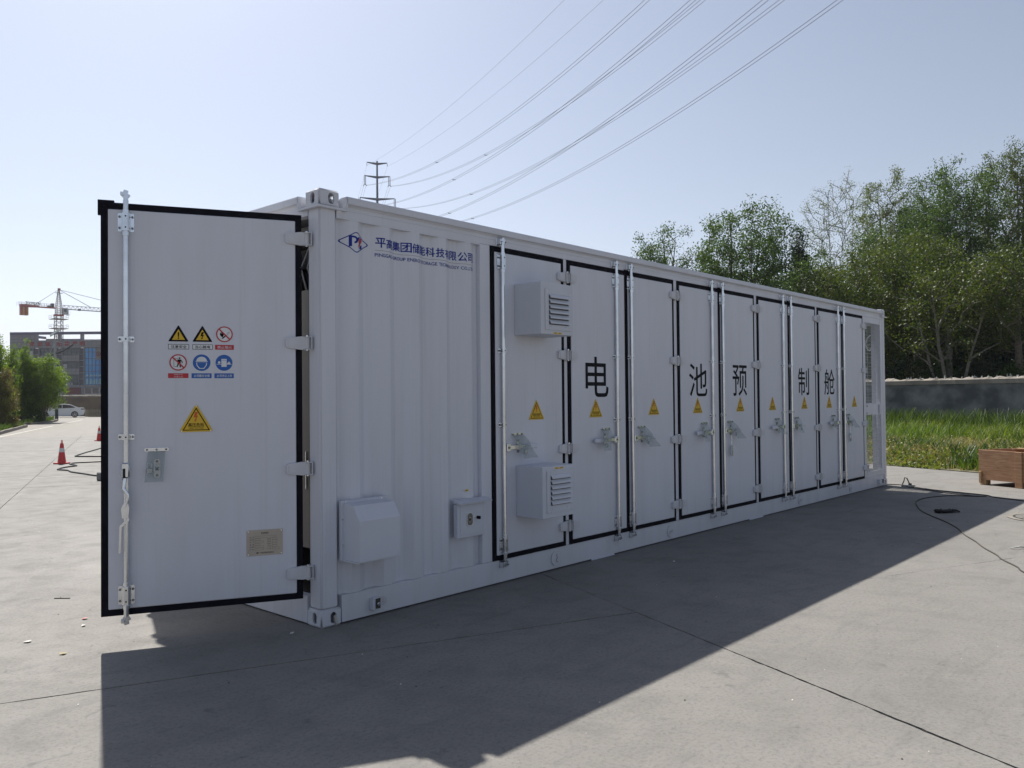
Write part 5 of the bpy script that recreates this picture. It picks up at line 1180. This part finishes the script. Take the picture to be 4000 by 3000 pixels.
for i, w_ in enumerate((w1, w2)):
    m2 = MB(); m2.prism([(a*SC, b*SC) for a, b in w_], -.815*SC, -.80*SC, CGL); m2.build('side_window', car)
    m2 = MB(); m2.prism([(a*SC, b*SC) for a, b in w_], .80*SC, .815*SC, CGL); m2.build('side_window', car)
MB().hexa([Vector(p)*SC for p in [(3.42, -.62, 1.385), (4.06, -.66, 1.085), (4.06, .66, 1.085), (3.42, .62, 1.385), (3.44, -.60, 1.40), (4.08, -.64, 1.10), (4.08, .64, 1.10), (3.44, .60, 1.40)]], CGL).build('rear_window', car)
MB().hexa([Vector(p)*SC for p in [(1.22, -.62, .99), (1.90, -.60, 1.37), (1.90, .60, 1.37), (1.22, .62, .99), (1.20, -.60, 1.01), (1.88, -.58, 1.39), (1.88, .58, 1.39), (1.20, .60, 1.01)]], CGL).build('windscreen', car)
for x in (.92, 3.72):
    for y in (-.90, .74):
        mb = MB(); mb.cyl((x*SC, y*SC, .32*SC), (x*SC, (y+.18)*SC, .32*SC), .325*SC, TYR, 28); wh = mb.build('wheel', car)
        mb = MB(); yo = (y-.006)*SC if y < 0 else (y+.186)*SC; mb.ring(x*SC, .32*SC, .205*SC, .235*SC, yo, RIM, 24)
        for s_ in range(5):
            a = 2*pi*s_/5+.3; c_1, s_1 = cos(a), sin(a); mb.poly([((x+.02*-s_1)*SC, (.32+.02*c_1)*SC), ((x-.02*-s_1)*SC, (.32-.02*c_1)*SC), ((x+.215*c_1+.035*s_1)*SC, (.32+.215*s_1-.035*c_1)*SC), ((x+.215*c_1-.035*s_1)*SC, (.32+.215*s_1+.035*c_1)*SC)], yo, RIM)
        mb.build('rim', wh)
mb = MB(); mb.box(4.30*SC, 4.66*SC, -.915*SC, -.70*SC, .84*SC, .95*SC, TLR, .02); mb.build('tail_lamp', car)
mb = MB(); mb.box(4.40*SC, 4.70*SC, -.80*SC, .80*SC, .30*SC, .42*SC, LOUV, .02); mb.build('rear_bumper_trim', car)
mb = MB(); mb.box(1.42*SC, 1.62*SC, -1.06*SC, -.90*SC, 1.0*SC, 1.10*SC, CW, .03); mb.build('mirror', car)
for x in (2.28, 3.25): MB().box(x*SC, (x+.16)*SC, -.93*SC, -.905*SC, .84*SC, .865*SC, RIM, .005).build('door_handle', car)
mb = MB(); mb.box(.03*SC, .35*SC, -.88*SC, -.60*SC, .66*SC, .76*SC, GLS, .03); mb.build('headlight', car)

# ================================================================== TRAFFIC CONES
CRED = mat('cone_red', (.55, .035, .03), .45, c2=(.47, .035, .03), scale=7); CBAND = mat('cone_reflective_band', (.62, .60, .58), .4, c2=(.52, .50, .49), scale=12)
def cone(x, y, label, rot):
    c = thing('traffic_cone', label, 'traffic cone', (x, y, 0), rot, 'red traffic cones'); H = .575
    mb = MB(); mb.box(-.135, .135, -.135, .135, .004, .035, CRED, .008); mb.build('base', c)
    def rr(z): return .095-(.095-.033)*(z-.035)/(H-.085)
    mb = MB(); mb.cyl((0, 0, .035), (0, 0, .50), rr(.035), CRED, 20, r1=rr(.50)); mb.tube([(-.014, 0, .50), (-.02, 0, .535), (-.012, 0, .57), (.012, 0, .57), (.02, 0, .535), (.014, 0, .50)], .009, CRED, 6); mb.build('body', c)
    mb = MB(); mb.cyl((0, 0, .285), (0, 0, .385), rr(.285)+.002, CBAND, 20, r1=rr(.385)+.002, caps=False); mb.build('reflective_band', c)
cone(4.29, 16.86, 'red traffic cone with a white band, the nearer one on the slab joint', .5)
cone(9.50, 28.05, 'red traffic cone half hidden by the open door edge, the farther one', .9)

# ================================================================== CABLES AND LOOSE THINGS
CBL = mat('black_cable', (.012, .012, .013), .55, c2=(.03, .028, .026), scale=6)
CBS = mat('dusty_cable', (.018, .017, .016), .7, c2=(.075, .068, .058), scale=2.2)
def cable(name, label, pts, r, m=CBL, sub=8, z=None, seed=0):
    R = random.Random(seed); P = [Vector((x, y, r)) if z is None else Vector((x, y, z[i])) for i, (x, y) in enumerate(pts)]; out = []
    for i in range(len(P)-1):
        p0 = P[max(i-1, 0)]; p1 = P[i]; p2 = P[i+1]; p3 = P[min(i+2, len(P)-1)]
        for k in range(sub):
            t = k/sub; q = .5*((2*p1)+(p2-p0)*t+(2*p0-5*p1+4*p2-p3)*t*t+(-p0+3*p1-3*p2+p3)*t**3); q.z = max(q.z, r); out.append(q)
    out.append(P[-1]); mb = MB(); mb.tube(out, r, m, 6); return mb.build(name, None, label=label, cat='cable')
cable('power_cable', 'black cable loop on the yard beside the farther red cone', [(8.4, 24.3), (7.51, 22.77), (7.08, 22.04), (6.35, 20.86), (5.85, 20.01), (5.48, 19.3), (5.61, 18.95), (5.88, 18.59), (6.6, 18.1), (8.2, 17.2)], .019)
cable('power_cable', 'black cable with two kinks next to the nearer red cone', [(7.4, 15.9), (6.2, 16.3), (5.11, 16.62), (4.8, 16.72), (4.51, 16.71), (4.32, 16.42), (4.24, 15.8), (3.88, 15.5), (3.56, 15.01), (3.61, 14.55), (3.51, 14.07), (3.5, 13.39), (3.49, 12.73), (3.6, 12.1), (3.9, 11.3)], .017, seed=2)
mb = MB(); mb.box(-.12, .12, -.2, .2, 0, .16, mat('grey_case', (.12, .12, .12), .6, c2=(.18, .18, .17), scale=4), .02); mb.tube([(-.12, -.25, .01), (-.2, -.3, .01), (-.3, -.28, .01)], .012, CBL, 6); mb.build('cable_box', None, loc=(3.30, 11.62, 0), rot=.4, label='small grey cable box half hidden behind the open door edge', cat='box')
cable('power_cable', 'black cable running along the sunlit edge from the container end to the right', [(11.08, .10), (11.17, -.20), (10.95, -.50), (10.72, -.80), (10.60, -1.15), (10.50, -1.45), (10.42, -1.62), (10.25, -1.74), (10.03, -2.142), (9.7, -2.75), (9.2, -3.6)], .0075, seed=3)
cable('power_cable', 'black cable looping round the dark glove and out over the joint', [(10.95, -.32), (10.72, -.66), (10.42, -1.06), (10.24, -1.48), (10.30, -1.62), (10.20, -1.48), (10.12, -1.25), (9.90, -1.10), (9.55, -1.00), (9.10, -1.02), (8.643, -1.158), (8.2, -1.33), (7.869, -1.508), (7.328, -1.855), (6.9, -2.08), (6.492, -2.246), (6.15, -2.42), (5.824, -2.565), (5.5, -2.74), (5.28, -2.832), (5.0, -3.0), (4.786, -3.09), (4.2, -3.45), (3.6, -3.9)], .0065, CBS, seed=4)
mb = MB(); mb.box(-.10, .10, -.032, .032, 0, .035, mat('grey_socket_strip', (.33, .34, .33), .5, c2=(.26, .27, .26), scale=9), .006); sb = mb.build('socket_strip', None, loc=(10.98, -.36, 0), rot=-.9, label='grey socket strip on the ground by the far container corner', cat='socket strip')
MB().box(.0, .05, -.02, .02, .034, .06, CBL, .006).build('plug', sb); MB().tube([(.02, 0, .05), (-.02, 0, .14), (-.05, .01, .15), (-.06, .02, .09), (-.09, .03, .02)], .009, CBL, 6).build('cord', sb)
# dark glove
GLV = mat('black_work_glove', (.012, .012, .013), .9, c2=(.025, .025, .025), scale=20, bump=.5, bscale=40)
gl = thing('work_glove', 'crumpled black work glove lying inside the cable loop', 'glove', (8.22, -1.62, 0), -.6)
mb = MB(); mb.box(-.09, .08, -.06, .055, .002, .035, GLV, .015, seg=3); mb.build('palm', gl)
for k, (x, y, a, L) in enumerate([(.07, -.045, -.3, .08), (.075, -.015, -.05, .095), (.075, .015, .1, .09), (.07, .042, .3, .07), (-.02, .05, 1.1, .07)]):
    mb = MB(); mb.tube([(x, y, .02), (x+L*.5*cos(a), y+L*.5*sin(a), .028), (x+L*cos(a), y+L*sin(a), .012)], .013, GLV, 6, rs=[.015, .014, .007]); mb.build('finger', gl)
mb = MB(); mb.box(-.15, -.085, -.055, .05, .002, .045, GLV, .014, seg=2); mb.build('cuff', gl)
# manhole
MH = mat('cast_cover', (.17, .16, .14), .85, c2=(.11, .105, .095), scale=6, bump=.7, bscale=26)
mh = thing('manhole_cover', 'round manhole cover set in the concrete near the right edge', 'manhole cover', (8.42, -2.72, .002), 0)
def flatring(r0, r1_, z, m, n=40, h=.004):
    mb = MB(); k = mb.mi(m)
    for i in range(n):
        a, b = 2*pi*i/n, 2*pi*(i+1)/n
        mb.bm.faces.new([mb.bm.verts.new((r*cos(t), r*sin(t), z)) for r, t in ((r0, a), (r1_, a), (r1_, b), (r0, b))]).material_index = k
    return mb
flatring(.40, .47, .004, KERB).build('collar', mh); flatring(.372, .40, .002, DARK).build('gap', mh)
mb = MB(); mb.cyl((0, 0, .001), (0, 0, .006), .372, MH, 40); 
for i in range(-3, 4): mb.box(-.28, .28, i*.09-.012, i*.09+.012, .006, .009, MH)
mb.build('lid', mh)
# wooden crate
WOOD = bpy.data.materials.new('plywood'); WOOD.use_nodes = True; n_ = WOOD.node_tree.nodes; l_ = WOOD.node_tree.links
tc = n_.new('ShaderNodeTexCoord'); mp = n_.new('ShaderNodeMapping'); mp.inputs['Scale'].default_value = (2, 2, 14); l_.new(tc.outputs['Object'], mp.inputs[0]); nz = n_.new('ShaderNodeTexNoise'); nz.inputs['Scale'].default_value = 2.2; nz.inputs['Detail'].default_value = 8; nz.inputs['Distortion'].default_value = 1.2; l_.new(mp.outputs[0], nz.inputs['Vector'])
rp = n_.new('ShaderNodeValToRGB'); rp.color_ramp.elements[0].color = (.28, .14, .07, 1); rp.color_ramp.elements[1].color = (.46, .27, .15, 1); rp.color_ramp.elements[0].position = .3; rp.color_ramp.elements[1].position = .7; l_.new(nz.outputs[0], rp.inputs[0]); l_.new(rp.outputs[0], n_['Principled BSDF'].inputs[0]); n_['Principled BSDF'].inputs['Roughness'].default_value = .75
WOODL = mat('pale_timber', (.42, .27, .14), .8, c2=(.30, .18, .09), scale=6, bump=.3)
kang = atan2(-1.7331+1.139, 11.80-12.077)
kr = thing('wooden_crate', 'open reddish plywood crate on timber feet beside the grass', 'crate', (12.066, -1.135, 0), kang)
KW, KD = 1.30, .95          # along the front, depth away to +x local side
def kb(name, *a, m=WOOD, bev=.003): MB().box(*a, m, bev).build(name, kr)
kb('side_board', 0, .64, 0, .016, .085, .571); kb('side_board', .755, KW, 0, .016, .085, .571)
kb('side_board', 0, KW, KD-.016, KD, .085, .571); kb('end_board', 0, .016, .0165, KD-.0165, .085, .571); kb('end_board', KW-.016, KW, .0165, KD-.0165, .085, .571)
kb('floor_board', .0165, KW-.0165, .0165, KD-.0165, .086, .104)
kb('batten', .6405, .7545, -.022, .014, .0, .569, bev=.004); kb('batten', .02, .06, -.03, -.0005, .03, .22, m=WOODL); kb('rim_batten', .017, KW-.017, KD-.055, KD-.0165, .535, .569, m=WOODL)
for x in (.0, .60, 1.18):
    for y in (.01, KD-.12): kb('foot', x+.01, x+.12, y, y+.11, 0, .0845, m=WOODL, bev=.004)
MB().box(.012, .05, .30, .95, .574, .590, WOODL, .003, T=Matrix.Rotation(-.12, 4, 'Z') @ Matrix.Translation((.25, .1, 0))).build('loose_lath', None, loc=kr.location, rot=kang, label='thin pale lath resting on the rim of the plywood crate', cat='lath')
MB().prism([(.0, .0), (.10, -.01), (.14, .05), (.08, .10), (.01, .07)], 0, .05, mat('white_film', (.6, .6, .6), .4, c2=(.5, .5, .5), scale=30), 'z').build('plastic_scrap', None, loc=(kr.location.x+.42, kr.location.y-.80, .575), label='scrap of white plastic film on top of the crate', cat='plastic scrap')
# litter on the concrete
PAP = mat('pale_paper', (.62, .60, .56), .8, c2=(.5, .48, .44), scale=40); PKR = mat('red_wrapper', (.5, .06, .06), .6, c2=(.6, .5, .5), scale=40, lo=.45, hi=.55); LFY = mat('dry_leaf', (.42, .36, .2), .8, c2=(.32, .26, .13), scale=30)
def scrap(name, label, cat, x, y, s, m, rot, h=.012, seed=0, el=1):
    R = random.Random(seed); n = 7; mb = MB(); k = mb.mi(m); top = mb.bm.verts.new((0, 0, h)); P = [mb.bm.verts.new((s*R.uniform(.6, 1)*cos(2*pi*i/n)*el, s*R.uniform(.5, 1)*sin(2*pi*i/n), R.uniform(.003, h))) for i in range(n)]
    for i in range(n): mb.bm.faces.new((P[i], P[(i+1) % n], top)).material_index = k
    mb.build(name, None, fix=False, loc=(x, y, 0), rot=rot, label=label, cat=cat)
scrap('candy_wrapper', 'small red and white wrapper on the sunlit concrete left of the open door', 'wrapper', -.916, 1.464, .028, PKR, .3, seed=1)
scrap('cigarette_end', 'tiny pale cigarette end just below the red wrapper', 'litter', -.994, 1.286, .016, PAP, .9, seed=2, el=1.8)
scrap('paper_scrap', 'crumpled white paper scrap at the lower left of the yard', 'paper scrap', -1.368, 1.168, .028, PAP, 1.2, seed=3)
scrap('dry_leaf', 'curled pale yellow leaf between the paper scrap and the door shadow', 'leaf', -1.314, .733, .024, LFY, .2, seed=4, el=1.3)
MB().cyl((-.06, 0, .004), (.06, 0, .004), .0035, INK, 6).build('dark_stick', None, loc=(-.80, 2.22, 0), rot=atan2(-.745, .667), label='thin dark stick on the concrete left of the open door', cat='stick')
scrap('paper_scrap', 'tiny white scrap in the shade below the near corner casting', 'paper scrap', -.19, .05, .012, PAP, .2, seed=5, el=2)
scrap('paper_scrap', 'tiny white scrap in the shade below the second vent box', 'paper scrap', 3.35, -.62, .016, PAP, .5, seed=6, el=2)
for i, (x, y, a, L, lab) in enumerate([(6.02, -2.86, -.75, .26, 'upper one of two broken pale sticks at the right edge'), (5.86, -2.98, -.6, .20, 'lower one of two broken pale sticks at the right edge')]):
    mb = MB(); mb.tube([(-L/2, 0, .008), (-L*.1, .008, .02), (L*.2, -.006, .012), (L/2, .01, .01)], .007, PAP, 5, rs=[.004, .008, .009, .006]); mb.build('broken_stick', None, loc=(x, y, 0), rot=a, label=lab, cat='stick', group='pale sticks at the right edge')
# grit: tiny stones and chips scattered on the slabs
G = np.random.default_rng(5); n = 1500; x = G.uniform(-4, 12, n); y = G.uniform(-4.2, 14, n); s = .002+.005*G.random(n)**4
ok = ~((x > -.1) & (x < 11.2) & (y > -.05) & (y < 2.75)); x, y, s = x[ok], y[ok], s[ok]; n = len(x); th = G.uniform(0, 6.28, n)
V = np.stack([np.stack([x+s*np.cos(th+k*2.094), y+s*np.sin(th+k*2.094), np.full(n, .001)], 1) for k in range(3)]+[np.stack([x, y, s*1.1], 1)], 1).reshape(-1, 3); k = np.arange(n)[:, None]*4
F = np.concatenate([k+np.array([[0, 1, 3]]), k+np.array([[1, 2, 3]]), k+np.array([[2, 0, 3]])], 0)
link('grit', npmesh('grit', V, F, [PAP, mat('dark_grit', (.06, .055, .05), .9, c2=(.09, .08, .07), scale=50)], mi=np.tile((np.arange(n) % 3 > 0).astype(int), 3)), None, label='scattered grit and small stone chips on the concrete yard', cat='grit', kind='stuff')

# ================================================================== THIN SPRING HAZE
hm = bpy.data.materials.new('haze_air'); hm.use_nodes = True; n_ = hm.node_tree.nodes
for x in list(n_):
    if x.type == 'BSDF_PRINCIPLED': n_.remove(x)
pv = n_.new('ShaderNodeVolumePrincipled'); pv.inputs['Color'].default_value = (.86, .92, 1, 1); pv.inputs['Density'].default_value = .00020; pv.inputs['Anisotropy'].default_value = .35
hm.node_tree.links.new(pv.outputs[0], [x for x in n_ if x.type == 'OUTPUT_MATERIAL'][0].inputs['Volume'])
MB().box(-1900, 1900, -1900, 1900, -1.2, 54, hm).build('haze', None, kind='stuff', label='thin pale spring haze over the yard and the far buildings', cat='haze')
